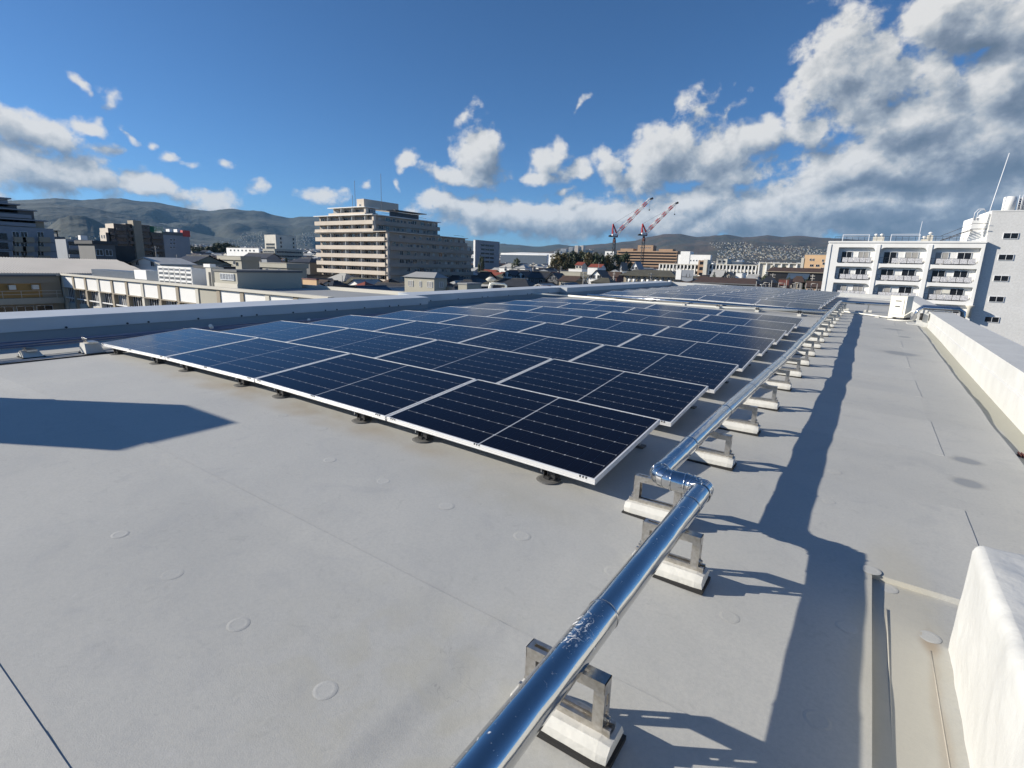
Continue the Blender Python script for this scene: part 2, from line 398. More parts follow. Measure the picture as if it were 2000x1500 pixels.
def pipe_mat():
    m = bpy.data.materials.new('polished_jacket'); m.use_nodes = True; t = m.node_tree; L = t.links
    b = t.nodes['Principled BSDF']; b.inputs['Metallic'].default_value = 1; b.inputs['Roughness'].default_value = .13
    b.inputs['Base Color'].default_value = (.56,.565,.57,1)
    tcn = t.nodes.new('ShaderNodeTexCoord')
    n = t.nodes.new('ShaderNodeTexNoise'); n.inputs['Scale'].default_value = 26; n.inputs['Detail'].default_value = 9; n.inputs['Distortion'].default_value = 2.5; n.inputs['Roughness'].default_value = .7
    L.new(tcn.outputs['Object'], n.inputs['Vector'])
    # dried splashes near the first joint
    mp = t.nodes.new('ShaderNodeMapping'); mp.vector_type = 'TEXTURE'; mp.inputs['Location'].default_value = (-.56, 1.22, -1.03); mp.inputs['Scale'].default_value = (.09, .16, .09)
    L.new(tcn.outputs['Object'], mp.inputs[0])
    ln = vmath(t, 'LENGTH', mp.outputs[0]).outputs['Value']
    k = fmath(t, 'MULTIPLY_ADD', ln, -.17, .17); k = fmath(t, 'MAXIMUM', k, 0)
    s = fmath(t, 'ADD', n.outputs['Fac'], k)
    r = t.nodes.new('ShaderNodeMapRange'); r.inputs['From Min'].default_value = .635; r.inputs['From Max'].default_value = .70; L.new(s, r.inputs[0])
    x = t.nodes.new('ShaderNodeMix'); x.data_type = 'RGBA'; x.inputs['A'].default_value = (.56,.565,.57,1); x.inputs['B'].default_value = (.82,.82,.80,1)
    L.new(r.outputs[0], x.inputs['Factor']); L.new(x.outputs['Result'], b.inputs['Base Color'])
    r2 = t.nodes.new('ShaderNodeMapRange'); r2.inputs['To Min'].default_value = .12; r2.inputs['To Max'].default_value = .6; L.new(r.outputs[0], r2.inputs[0]); L.new(r2.outputs[0], b.inputs['Roughness'])
    r3 = t.nodes.new('ShaderNodeMapRange'); r3.inputs['To Min'].default_value = 1; r3.inputs['To Max'].default_value = .3; L.new(r.outputs[0], r3.inputs[0]); L.new(r3.outputs[0], b.inputs['Metallic'])
    n2 = t.nodes.new('ShaderNodeTexNoise'); n2.inputs['Scale'].default_value = 6; n2.inputs['Detail'].default_value = 3
    v = vmath(t, 'MULTIPLY', tcn.outputs['Object'], (1, .3, 1)).outputs[0]; L.new(v, n2.inputs['Vector'])
    bn = t.nodes.new('ShaderNodeBump'); bn.inputs['Distance'].default_value = .010; L.new(n2.outputs['Fac'], bn.inputs['Height']); L.new(bn.outputs[0], b.inputs['Normal'])
    return m
M['pipe'] = pipe_mat()

def cell_mat(name='solar_cell_glass', c0=(.0030,.0042,.011), c1=(.012,.015,.028), wave=True):
    m = bpy.data.materials.new(name); m.use_nodes = True; t = m.node_tree; L = t.links
    b = t.nodes['Principled BSDF']; b.inputs['Roughness'].default_value = .6; b.inputs['Base Color'].default_value = (*c0,1); b.inputs['Specular IOR Level'].default_value = 0
    tcn = t.nodes.new('ShaderNodeTexCoord')
    if wave:
        w = t.nodes.new('ShaderNodeTexWave'); w.bands_direction = 'Y'; w.inputs['Scale'].default_value = 20
        L.new(tcn.outputs['Object'], w.inputs['Vector'])
        r = t.nodes.new('ShaderNodeMapRange'); r.inputs['From Min'].default_value = .86; L.new(w.outputs['Fac'], r.inputs[0])
        x = t.nodes.new('ShaderNodeMix'); x.data_type = 'RGBA'; x.inputs['A'].default_value = (*c0,1); x.inputs['B'].default_value = (*c1,1)
        L.new(r.outputs[0], x.inputs['Factor']); L.new(x.outputs['Result'], b.inputs['Base Color'])
    # thin uneven dust film, differs from panel to panel
    n = t.nodes.new('ShaderNodeTexNoise'); n.inputs['Scale'].default_value = 1.1; n.inputs['Detail'].default_value = 6
    gm = t.nodes.new('ShaderNodeNewGeometry'); L.new(gm.outputs['Position'], n.inputs['Vector'])
    gl = t.nodes.new('ShaderNodeBsdfGlossy'); gl.inputs['Color'].default_value = (.95,.97,1,1)
    rr_ = t.nodes.new('ShaderNodeMapRange'); rr_.inputs['From Min'].default_value = .3; rr_.inputs['From Max'].default_value = .7; rr_.inputs['To Min'].default_value = .07; rr_.inputs['To Max'].default_value = .20
    L.new(n.outputs['Fac'], rr_.inputs[0]); L.new(rr_.outputs[0], gl.inputs['Roughness'])
    lw = t.nodes.new('ShaderNodeLayerWeight'); lw.inputs['Blend'].default_value = .5
    p = fmath(t, 'POWER', lw.outputs['Facing'], 6.0); f = fmath(t, 'MULTIPLY_ADD', p, .98, .010)
    mxs = t.nodes.new('ShaderNodeMixShader'); L.new(f, mxs.inputs[0]); L.new(b.outputs[0], mxs.inputs[1]); L.new(gl.outputs[0], mxs.inputs[2])
    L.new(mxs.outputs[0], t.nodes['Material Output'].inputs['Surface'])
    return m
M['cell'] = cell_mat()
M['laminate'] = cell_mat('panel_backsheet', (.38,.40,.43), wave=False)
M['laminate_dark'] = cell_mat('panel_border', (.010,.011,.017), wave=False)

# ------------------------------------------------------------ roof surface
PX0, PY0, PZ0, TILT, PW_, PS, PGAP, PL = -1.17003, 2.68377, -1.20481, .09616, 1.12935, 1.43175, .02209, 1.722
ZK = [0, .0621, .10475, .10463, .0765]
def interp(x, xs, ys):
    if x <= xs[0]: return ys[0]
    for i in range(1, len(xs)):
        if x <= xs[i]:
            t = (x-xs[i-1])/(xs[i]-xs[i-1]); return ys[i-1]*(1-t)+ys[i]*t
    return ys[-1]
def rise(y):
    r = (y-PY0)/PS; r = max(-4, min(20, r))
    if r <= 0: return .006*r
    if r < 8: return .006*r + .0013*r*r
    return .006*r + .0013*64 + .0052*(r-8)
def prof(x):
    if x > -1.17: return -.030*(x+1.17)
    return interp(x, [-12, -8.146, -6.40, -4.66, -2.914, -1.17], [.02, .0765, .1046, .1048, .0621, 0])
def zr(x, y, bump=True):
    z = -1.335 + prof(x) + rise(y)
    if bump:
        a = .015 if x > -1.0 else .004
        z += a*noise.noise(Vector((x*.55, y*1.35, 3.3))) + .35*a*noise.noise(Vector((x*1.3, y*3.1, 9.1)))
    return z

def sheet(name, x0, x1, y0, y1, dx, dy, zf, skirt=.05, m=None, parent=None):
    nx = max(2, round((x1-x0)/dx)); ny = max(2, round((y1-y0)/dy)); mb = MB()
    for j in range(ny+1):
        for i in range(nx+1):
            x = x0+(x1-x0)*i/nx; y = y0+(y1-y0)*j/ny; mb.v.append((x, y, zf(x, y)))
    for j in range(ny):
        for i in range(nx):
            a = j*(nx+1)+i; mb.f.append((a, a+1, a+nx+2, a+nx+1)); mb.m.append(0); mb.sm.append(True)
    if skirt:
        def sk(ids):
            n = len(mb.v)
            for k in ids: v = mb.v[k]; mb.v.append(v)
            n2 = len(mb.v)
            for k in ids: v = mb.v[k]; mb.v.append((v[0], v[1], v[2]-skirt))
            for q in range(len(ids)-1):
                mb.f.append((n+q, n2+q, n2+q+1, n+q+1)); mb.m.append(0); mb.sm.append(False)
        W = nx+1
        sk(list(range(0, W))); sk([W*ny+i for i in range(W-1, -1, -1)])
        sk([W*j for j in range(ny, -1, -1)]); sk([W*j+nx for j in range(ny+1)])
    o = build(mb, name, m or M['roof'], parent)
    return o

roof_low = struct(sheet('rooftop_floor', -10.3, 2.0, -3.5, 32.2, .3, .3, lambda x, y: zr(x, y, False)-.029, 0))
roof_low.name = 'rooftop_floor'
edges = [-3.4, -2.03, -.865, .30, 1.467, 2.85, 4.02, 5.19, 6.36, 7.53, 8.7, 9.87, 11.04, 12.21, 13.38, 14.55, 15.72, 16.89, 18.06, 19.23, 20.4, 21.57, 22.74, 23.91, 25.08, 26.25, 27.42, 28.59, 29.76, 30.93, 32.1]
XL = -9.9
FLANKS = [-9.9, -6.6, -2.30, 1.18]
def make_roof():
    for i in range(len(edges)-1):
        y0, y1 = edges[i], edges[i+1]
        near = y1 < 5.3
        lip = .0042 if abs(y1-.30) < .01 else (.0046 if abs(y1-1.467) < .01 else .0014)
        xe = .205 if y1 <= 2.86 else 1.18
        cuts = [XL, -6.1+(.4*(i % 2)), -2.30 + (0 if i == 3 else .55*((i % 3)-1)), xe]
        if y1 > 2.86: cuts = cuts[:3] + [.66, xe]
        for c in range(len(cuts)-1):
            xa, xb = cuts[c], cuts[c+1]
            last = c == len(cuts)-2
            def zf(x, y, y0=y0, y1=y1, lip=lip, xb=xb, xa=xa, last=last, c=c):
                z = zr(x, y)
                t = max(0, (y-(y1-.10))/.10); z += lip*min(1, t)
                if c > 0 and c < 3: z += .0011*min(1, max(0, (xa+.10-x)/.10))
                if c == 2 and not last and i % 2: z += .0032*min(1, max(0, (x-(xb-.10))/.10))
                # edges curl slightly where laid sheets meet
                return z
            dx = .045 if near and xb > -6.5 else .14
            dy = .045 if near else .13
            o = sheet('membrane_sheet', xa-(.018 if 0 < c < 3 else 0), xb+(.018 if c == 2 and not last and i % 2 else 0), y0, y1+.018, dx, dy, zf, .046 if last or abs(y1-2.85) < .01 or abs(y0-2.85) < .01 else .010, parent=roof_low)
make_roof()
# round bumps over the membrane's fixing plates
dm = MB(); n = 28
prof_d = [(0, .0004), (.022, .0003), (.027, .0004), (.0300, .0009), (.0330, .0009), (.037, .0002), (.043, -.0012)]
for k, (r_, z_) in enumerate(prof_d):
    for j in range(n if k else 1):
        t_ = 2*PI*j/n; dm.v.append((r_*math.cos(t_), r_*math.sin(t_), z_))
for j in range(n):
    dm.f.append((0, 1+j, 1+(j+1) % n)); dm.m.append(0); dm.sm.append(True)
for k in range(1, len(prof_d)-1):
    a = 1+(k-1)*n; b = 1+k*n
    for j in range(n):
        dm.f.append((a+j, b+j, b+(j+1) % n, a+(j+1) % n)); dm.m.append(0); dm.sm.append(True)
disc_mesh = dm.mesh('fixing_disc', M['roof'])
spots = [(-.76-.5*k, .88) for k in range(1, 5)] + [(-.28-.5*k, 2.075) for k in range(0, 6)] + [(-3.34-.5*k, 2.43) for k in range(0, 6)] + \
        [(.12, 2.31), (.06, 1.72), (-.30, 3.3)] + [(-.02, 3.62+.6*k) for k in range(8)]
rnd = random.Random(3)
for (x, y) in spots:
    o = obj('fixing_disc', disc_mesh, roof_low); o.location = (x, y, zr(x, y)+.0010)
    gx_ = (zr(x+.04, y)-zr(x-.04, y))/.08; gy_ = (zr(x, y+.04)-zr(x, y-.04))/.08
    nv = Vector((-gx_, -gy_, 1)).normalized(); o.rotation_mode = 'QUATERNION'; o.rotation_quaternion = nv.to_track_quat('Z', 'Y')
    s = rnd.uniform(.85, 1.1); o.scale = (s, s, rnd.uniform(.2, .6))
# gutter: upturned rib along the near edge and raised laps
mb = MB(); mb.tube([(.262, y, zr(.262, y, False)-.029+.003*math.sin(y*3)) for y in [-1+.2*k for k in range(19)]], .0028, 6)
build(mb, 'gutter_lap', M['roof'], roof_low)
mb = MB(); mb.tube([(.405+.004*math.sin(y*2), y, zr(.405, y, False)-.0295) for y in [-1+.2*k for k in range(18)]], .0022, 6)
build(mb, 'gutter_lap', M['roof'], roof_low)
for (x, y, s) in ((.20, 2.87, .055), (.268, 2.80, .05), (.40, 2.50, .06)):
    o = obj('corner_patch', disc_mesh, roof_low); o.location = (x, y, zr(x, y, False)-(.0285 if y < 2.85 else -.0004)); o.scale = (1.0, 1.0, .4)

# building below the roof
mb = MB(); mb.box(-10.9, 2.05, -14, 32.7, -13.5, -1.50); mb.box(-10.9, .46, -14, -3.4, -1.50, -1.36)
own = build(mb, 'building_below', M['bright']); struct(own)

# ------------------------------------------------------------ parapets
def wobble(mb, amp, sc):
    for i, v in enumerate(mb.v):
        p = Vector(v); nn = noise.noise_vector(p*sc)+.5*noise.noise_vector(p*sc*2.3+Vector((7,1,3)))
        mb.v[i] = tuple(p + nn*amp)
def grid_box(mb, x0, x1, y0, y1, z0, z1, s, tops=None):
    """box with subdivided faces, welded corners stay welded because the wobble is a function of position"""
    def face(o, u, v, lu, lv):
        nu = max(1, int(lu/s)); nv = max(1, int(lv/s)); b = len(mb.v)
        for j in range(nv+1):
            for i in range(nu+1): mb.v.append(tuple(o+u*(lu*i/nu)+v*(lv*j/nv)))
        for j in range(nv):
            for i in range(nu):
                a = b+j*(nu+1)+i; mb.f.append((a, a+1, a+nu+2, a+nu+1)); mb.m.append(0); mb.sm.append(True)
    X, Y, Z = Vector((1,0,0)), Vector((0,1,0)), Vector((0,0,1))
    face(Vector((x0,y1,z0)), -Y, Z, y1-y0, z1-z0); face(Vector((x1,y0,z0)), Y, Z, y1-y0, z1-z0)
    face(Vector((x0,y0,z0)), X, Z, x1-x0, z1-z0); face(Vector((x1,y1,z0)), -X, Z, x1-x0, z1-z0)
    face(Vector((x0,y0,z1)), X, Y, x1-x0, y1-y0)
# near right block
mb = MB(); grid_box(mb, .455, 1.30, -2.6, 2.47, -1.43, -.955, .03)
for i, v in enumerate(mb.v):
    p = Vector(v); n1 = noise.noise(Vector((p.x*3, p.y*4, p.z*3))); n2 = noise.noise(Vector((p.x*9, p.y*11, p.z*9)))
    side = 1 if p.x < .5 else 0
    q = Vector(p)
    q.x += (-.010*n1 - .005*n2)*side; q.z += (.012*n1+.006*n2)*(1 if p.z > -1.0 else 0); q.y += .006*n1
    if p.x < .46 and p.z > -.97: q.x += .012; q.z -= .004
    mb.v[i] = tuple(q)
bm = bmesh.new(); me = mb.mesh('parapet', M['white_paint']); bm.from_mesh(me); bmesh.ops.remove_doubles(bm, verts=bm.verts, dist=.002); bm.to_mesh(me); bm.free()
o = obj('parapet_block', me); md = o.modifiers.new('bevel', 'BEVEL'); md.width = .018; md.segments = 3; md.limit_method = 'ANGLE'; md.angle_limit = R(45)
tag(o, 'thick rough white painted parapet block nearest the camera at the lower right', 'parapet')
# right parapet
def long_wall(name, label, x0, x1, y0, y1, zb, zt0, zt1, ledge=None, slope=0):
    t = thing(name, label, 'parapet', (x0, y0, -1.4)); mb = MB()
    n = 1
    def zt(y): return zt0+(zt1-zt0)*(y-y0)/(y1-y0)
    for i in range(n):
        ya, yb = y0+(y1-y0)*i/n, y0+(y1-y0)*(i+1)/n
        mb.hexa([(x0,ya,zb),(x1,ya,zb),(x1,yb,zb),(x0,yb,zb),(x0,ya,zt(ya)),(x1,ya,zt(ya)+slope),(x1,yb,zt(yb)+slope),(x0,yb,zt(yb))])
    build(mb, 'wall', M['white_paint'], t)
    return t, zt
tR, _ = long_wall('right_parapet', 'long white parapet running away along the right edge of the roof', 1.425, 1.93, 3.05, 32.0, -1.5, -.925, -.86)
tR.name = 'parapet'
mb = MB(); mb.hexa([(1.402,3.05,-1.5),(1.425,3.05,-1.5),(1.425,32,-1.5),(1.402,32,-1.5),(1.405,3.05,-1.155),(1.425,3.05,-1.14),(1.425,32,-1.06),(1.405,32,-1.075)])
build(mb, 'flashing', M['white_paint'], tR)

# left parapet sections (inner face in shade)
def left_wall(label, x, x1, y0, y1, z0, z1, dz, seam, nb=0, rng_=None, pitch=.95):
    t = thing('parapet', label, 'parapet', (x, y0, -1.3)); n = 1
    def zt(y): return z0+(z1-z0)*(y-y0)/(y1-y0)
    lo, up, co = MB(), MB(), MB()
    for i in range(n):
        ya, yb = y0+(y1-y0)*i/n, y0+(y1-y0)*(i+1)/n
        up.hexa([(x1,ya,zt(ya)-seam),(x,ya,zt(ya)-seam),(x,yb,zt(yb)-seam),(x1,yb,zt(yb)-seam),(x1,ya,zt(ya)-.02+dz),(x,ya,zt(ya)-.02),(x,yb,zt(yb)-.02),(x1,yb,zt(yb)-.02+dz)])
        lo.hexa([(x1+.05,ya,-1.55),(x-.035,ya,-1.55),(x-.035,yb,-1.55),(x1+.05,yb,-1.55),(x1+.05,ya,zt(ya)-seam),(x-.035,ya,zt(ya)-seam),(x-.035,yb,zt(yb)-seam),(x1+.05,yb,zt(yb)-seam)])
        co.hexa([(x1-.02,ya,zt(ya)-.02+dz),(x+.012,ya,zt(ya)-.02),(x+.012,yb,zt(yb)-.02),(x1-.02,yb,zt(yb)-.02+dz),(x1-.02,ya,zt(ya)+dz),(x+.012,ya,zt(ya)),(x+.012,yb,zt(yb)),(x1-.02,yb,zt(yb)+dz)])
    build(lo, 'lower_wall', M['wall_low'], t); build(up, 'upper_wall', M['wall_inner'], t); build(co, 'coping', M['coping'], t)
    if nb:
        bmz = MB(); bmz.tube([(0,0,0),(.016,0,0)], .016, 8); me = bmz.mesh('bolt', M['bolt'])
        y = y0+.35; k = 0
        while y < y1-.1:
            if y > -.5:
                o = obj('bolt', me, t); o.location = Vector((x-.002, y, zt(y)-seam+.018))-Vector(t.location)
            y += pitch if k % 3 else .30
            k += 1
    return t
left_wall('nearest section of the shaded grey left parapet, with a row of dark bolts', -9.70, -10.35, -13.5, 10.55, -.945, -.885, .035, .185, 1, pitch=.78)
left_wall('set back grey parapet section carrying the white pipe loop', -10.2, -10.8, 10.55, 18.72, -.862, -.79, .035, .19, 1, pitch=1.2)
left_wall('farthest grey parapet section with a bright sunlit end face', -9.88, -10.6, 18.72, 32.0, -.79, -.68, .035, .19)
# far wall
t = thing('parapet', 'pale parapet wall closing the roof beyond the far solar panels', 'parapet', (-10, 32, -1.2))
mb = MB()
for i in range(1):
    xa, xb = -10.6, 2.0
    za, zb2 = -.68-.021*(xa+10.1), -.68-.021*(xb+10.1)
    mb.hexa([(xa,32,-1.6),(xb,32,-1.6),(xb,32.5,-1.6),(xa,32.5,-1.6),(xa,32,za),(xb,32,zb2),(xb,32.5,zb2),(xa,32.5,za)])
build(mb, 'wall', M['white_paint'], t)
mb = MB(); mb.hexa([(-9.8,31.2,-1.5),(1.4,31.2,-1.5),(1.4,32,-1.5),(-9.8,32,-1.5),(-9.8,31.3,-1.02),(1.4,31.3,-1.10),(1.4,32,-1.08),(-9.8,32,-1.0)])
build(mb, 'upstand', M['white_paint'], t)

# ------------------------------------------------------------ solar panels
def panel_meshes():
    fr = MB(); L, W, H = PL, PW_, .035
    fw_ = .011
    for (x0, x1, y0, y1) in ((0, L, 0, fw_), (0, L, W-fw_, W), (0, fw_, fw_, W-fw_), (L-fw_, L, fw_, W-fw_)):
        fr.box(x0, x1, y0, y1, -H, 0)
    fr.box(-.0015, L+.0015, -.0018, 0, -.010, -.0015); fr.box(-.0015, L+.0015, -.0018, 0, -.021, -.014); fr.box(-.0015, L+.0015, -.0018, 0, -.0345, -.027)
    fr.box(L, L+.0018, .0, W, -.010, -.0015); fr.box(L, L+.0018, 0, W, -.0345, -.027)
    for (x0, x1, y0, y1) in ((fw_, L-fw_, fw_, .035), (fw_, L-fw_, W-.035, W-fw_)): fr.box(x0, x1, y0, y1, -H, -H+.002)
    frame = fr.mesh('frame', M['frame'])
    la = MB(); la.box(fw_, L-fw_, fw_, W-fw_, -.008, -.0032)
    lam = la.mesh('laminate', M['laminate'])
    bd = MB()
    cw, ch, gx, gy, mid = .0905, .1811, .0013, .0036, .012
    totx = 18*cw+16*gx+mid; toty = 6*ch+5*gy
    mx_, my_ = (L-totx)/2, (W-toty)/2
    bd.box(fw_, L-fw_, fw_, my_-.001, -.0033, -.0027); bd.box(fw_, L-fw_, W-my_+.001, W-fw_, -.0033, -.0027)
    bd.box(fw_, mx_-.001, my_-.001, W-my_+.001, -.0033, -.0027); bd.box(L-mx_+.001, L-fw_, my_-.001, W-my_+.001, -.0033, -.0027)
    border = bd.mesh('border', M['laminate_dark'])
    c = .0065
    def cell(mb, x, y):
        o = [(c,0),(cw-c,0),(cw,c),(cw,ch-c),(cw-c,ch),(c,ch),(0,ch-c),(0,c)]
        n = len(mb.v)
        mb.v += [(x+a, y+b, -.0026) for a, b in o] + [(x+a, y+b, -.0034) for a, b in o]
        mb.f.append(tuple(range(n, n+8))); mb.m.append(0); mb.sm.append(False)
        for i in range(8):
            j = (i+1) % 8; mb.f.append((n+i, n+8+i, n+8+j, n+j)); mb.m.append(0); mb.sm.append(False)
    pos = []
    for i in range(18):
        x = mx_+i*(cw+gx)+(mid-gx if i >= 9 else 0)
        for j in range(6): pos.append((x, my_+j*(ch+gy)))
    one = MB(); cell(one, 0, 0); one = one.mesh('cell', M['cell'])
    allc = MB()
    for p in pos: cell(allc, *p)
    allc = allc.mesh('cells', M['cell'])
    dr = MB()
    for k in range(3): dr.box(k*.020, k*.020+.009, -.0030, .004, -.0105, .0006)
    drn = dr.mesh('drain_slots', M['dark'])
    return frame, lam, border, one, allc, pos, drn
FRAME, LAM, BORD, CELL, CELLS, CPOS, DRAIN = panel_meshes()
def add_panel(k, y, zoff, label, group, cells_each):
    xa = PX0-(k)*(PL+PGAP); xb = xa-PL
    za, zb = ZK[k], ZK[k+1]
    z0 = PZ0+zoff
    A = Vector((xb, y, z0+zb)); B = Vector((xa, y, z0+za))
    u = (B-A).normalized()
    v0 = Vector((0, math.cos(TILT), math.sin(TILT))); v = (v0-u*v0.dot(u)).normalized(); w = u.cross(v)
    Mx = Matrix((u, v, w)).transposed().to_4x4(); Mx.translation = A
    t = thing('solar_panel', label, 'solar panel', (0,0,0), group); t.matrix_world = Mx
    for nm, me in (('frame', FRAME), ('laminate', LAM), ('border', BORD)): obj(nm, me, t)
    for cx in (.04, PL/2-.03, PL-.10): obj('drain_slots', DRAIN, t, (cx, 0, 0))
    if cells_each:
        for p in CPOS: obj('cell', CELL, t, (p[0], p[1], 0))
    else: stuff(obj('cells', CELLS, t))
def ordn(i): return ORD[i]
posn = ['right end beside the silver pipe', 'second from the right', 'third from the right', 'left end beside the grey parapet']
for r in range(8):
    for k in range(4):
        zoff = .00607*r+.00131*r*r
        nm = 'front' if r == 0 else ordn(r)+' '
        lab = ('solar panel in the front row nearest the camera, ' if r == 0 else 'panel in the %s row of the near block, ' % ordn(r)) + posn[k]
        add_panel(k, PY0+r*PS, zoff, lab, 'solar panels in the near block', (r < 3 and k < 2))
FB0 = 17.95
for r in range(9):
    for k in range(4):
        zoff = .115+rise(FB0+r*PS)-rise(13.4)+.03
        lab = 'solar panel beyond the crossing pipe, %s row from that pipe, %s' % (ordn(r), posn[k].replace(' beside the silver pipe', '').replace(' beside the grey parapet', ''))
        add_panel(k, FB0+r*PS, zoff, lab, 'solar panels in the far block', False)

# mounting feet under the front edges
def make_foot():
    t = thing('mounting_foot', 'x', 'panel foot', (0,0,0), 'panel mounting feet')
    mb = MB(); mb.tube([(0,0,-.002),(0,0,.004),(0,0,.008)], [.080,.078,.060], 24, smooth=False); obj('base_disc', mb.mesh('base_disc', M['disc']), t)
    mb = MB(); mb.tube([(0,0,.006),(0,0,.030)], .030, 6, smooth=False); mb.tube([(0,0,.03),(0,0,.060)], .012, 10); obj('bolt', mb.mesh('bolt', M['feet']), t)
    mb = MB(); mb.box(-.028,-.023,-.02,.045,.012,.085); mb.box(-.028,.05,-.02,.045,.012,.018); mb.box(.012,.05,-.01,.09,.018,.075); obj('bracket', mb.mesh('bracket', M['feet']), t)
    mb = MB(); mb.box(-.035,-.031,-.04,.03,.055,.115); mb.box(-.035,.02,-.04,.03,.085,.093); obj('clamp', mb.mesh('clamp', M['alu']), t)
    return t
foot0 = None
FX = [-1.52, -2.60, -3.27, -4.36, -5.00, -6.10, -6.79, -7.88]
for r in range(8):
    for i, x in enumerate(FX if r == 0 else FX[:1]):
        if foot0 is None: f = foot0 = make_foot()
        else: f = copy_tree(foot0)
        y = PY0+r*PS+.075
        f.location = (x, y, zr(x, y)+.002)
        f['label'] = ('dark mounting foot under the front row of panels, %s from the right' % ordn(i)) if r == 0 else 'dark mounting foot under the right end of the %s panel row' % ordn(r)
        f['group'] = 'panel mounting feet'
# wind deflector / rear rail seen as the bright strip under each row end is only sunlit roof; rear posts
for r in range(8):
    x, y = -1.30, PY0+r*PS+PW_-.06
    z0 = zr(x, y); z1 = PZ0+.00607*r+.00131*r*r+math.sin(TILT)*PW_-.04
    t = thing('rear_post', 'aluminium rear post holding up the right end of the %s panel row' % ordn(r), 'panel post', (x, y, z0), 'rear posts at the right ends of the panel rows')
    mb = MB(); mb.box(x-.015,x+.015,y-.015,y+.015,z0,z1); build(mb, 'post', M['alu'], t)
    mb = MB(); mb.box(x-.05,x+.05,y-.04,y+.04,z0,z0+.045 if r == 7 else z0+.012); build(mb, 'base', M['concrete'] if r == 7 else M['disc'], t)

# ------------------------------------------------------------ pipe stands
def slotted(mb, o, u, v, w, length, width, th, slots):
    """plate spanned by u (length) and v (width), thickness along w, with slots [(a,b)] along its middle"""
    o, u, v, w = map(Vector, (o, u, v, w)); sw = width*.30
    def bx(a0, a1, b0, b1):
        p = [o+u*a+v*b+w*c for c in (0, th) for a, b in ((a0,b0),(a1,b0),(a1,b1),(a0,b1))]
        mb.hexa(p)
    bx(0, length, 0, (width-sw)/2); bx(0, length, (width+sw)/2, width)
    c = 0
    for a, b in slots: bx(c, a, (width-sw)/2, (width+sw)/2); c = b
    bx(c, length, (width-sw)/2, (width+sw)/2)
def make_stand(h_beam, bw=.26, bl=.325, off=0.0):
    t = thing('pipe_stand', 'x', 'pipe stand', (0,0,0), 'pipe stands along the silver pipe')
    rr = random.Random(int(h_beam*1000)+int(off*100))
    mb = MB(); n = 10; hb = .07; prof_ = [(-.060,.014),(-.060,.044),(-.047,.074),(.047,.074),(.060,.044),(.060,.014)]
    for i in range(n+1):
        x = -bl/2+off+bl*i/n
        for (y, z) in prof_:
            e_ = 1 if 0 < i < n else .93
            mb.v.append((x+rr.uniform(-.004,.004)*(i in (0,n)), y*e_+rr.uniform(-.0009,.0009), z*e_+rr.uniform(-.0009,.0009)))
    k = len(prof_)
    for i in range(n):
        for j in range(k):
            a = i*k+j; b = i*k+(j+1) % k; mb.f.append((a, b, b+k, a+k)); mb.m.append(0); mb.sm.append(False)
    mb.f.append(tuple(range(k-1, -1, -1))); mb.m.append(0); mb.sm.append(False)
    mb.f.append(tuple(n*k+j for j in range(k))); mb.m.append(0); mb.sm.append(False)
    for i, f in enumerate(mb.f): mb.f[i] = tuple(reversed(f))
    obj('concrete_block', mb.mesh('concrete_block', M['concrete']), t)
    mb = MB(); mb.box(-bl/2+off-.008, bl/2+off+.008, -.072, .072, 0, .015); obj('rubber_pad', mb.mesh('rubber_pad', M['dark']), t)
    mb = MB(); x0, x1 = -bl/2+off+.01, bl/2+off-.01
    mb.box(x0,x1,-.021,-.017,.072,.096); mb.box(x0,x1,.017,.021,.072,.096); mb.box(x0,x1,-.017,.017,.0745,.077)
    mb.box(x0,x1,-.017,-.009,.093,.096); mb.box(x0,x1,.009,.017,.093,.096)
    obj('channel', mb.mesh('channel', M['steel']), t)
    z0 = .079; z1 = h_beam; wv = .044; fl = .034; th = .0025
    for s in (-1, 1):
        mb = MB(); X = s*bw/2
        sl = []; a = .02
        while a+.045 < z1-z0: sl.append((a, a+.038)); a += .056
        slotted(mb, (X, -wv/2, z0), (0,0,1), (0,1,0), (-s,0,0), z1-z0, wv, th, sl)
        for yy in (-wv/2, wv/2-th):
            xa, xb = sorted((X-s*th, X-s*fl)); mb.box(xa, xb, yy+.0002, yy+th-.0002, z0, z1-fl-.0005)
        obj('leg', mb.mesh('leg', M['steel']), t)
        mb = MB(); mb.tube([(X-s*.004, 0, z0+.035),(X+s*.012, 0, z0+.035)], .008, 6, smooth=False); mb.tube([(X-s*.004, 0, z0+.035),(X+s*.005, 0, z0+.035)], .012, 8, smooth=False)
        obj('bolt', mb.mesh('bolt', M['steel']), t)
    mb = MB(); sl = []; a = .018
    while a+.05 < bw: sl.append((a, a+.05)); a += .066
    slotted(mb, (-bw/2, -wv/2, z1), (1,0,0), (0,1,0), (0,0,-1), bw, wv, th, sl)
    for yy in (-wv/2, wv/2-th): mb.box(-bw/2+.001, bw/2-.001, yy, yy+th, z1-fl, z1-th)
    obj('beam', mb.mesh('beam', M['steel']), t)
    if 0: mb = MB(); mb.tube([(-.052,0,z1-.004)]+[(-.0535*math.cos(a), 0, z1+.05+.0535*math.sin(a)) for a in [PI*k/10 for k in range(11)]]+[(.0535,0,z1-.004)], .0022, 6)
    return t
PIPE_R = .0505
XN, XF = -.552, -.800
def zpipe(x, y):
    return interp(y, [-5, 3, 30], [-1.076, -1.070, -1.064+rise(30)-rise(3)]) if y < 3 else -1.064+(rise(y)-rise(3))*.97
st_y_near = [-.78, .20, 1.215, 2.215]
st_y_far = [3.78, 4.75, 5.74, 6.74, 7.68, 8.73, 9.72, 10.7, 11.65, 12.65, 13.6, 14.6, 15.55, 16.6, 17.6, 18.6, 19.6, 20.7]
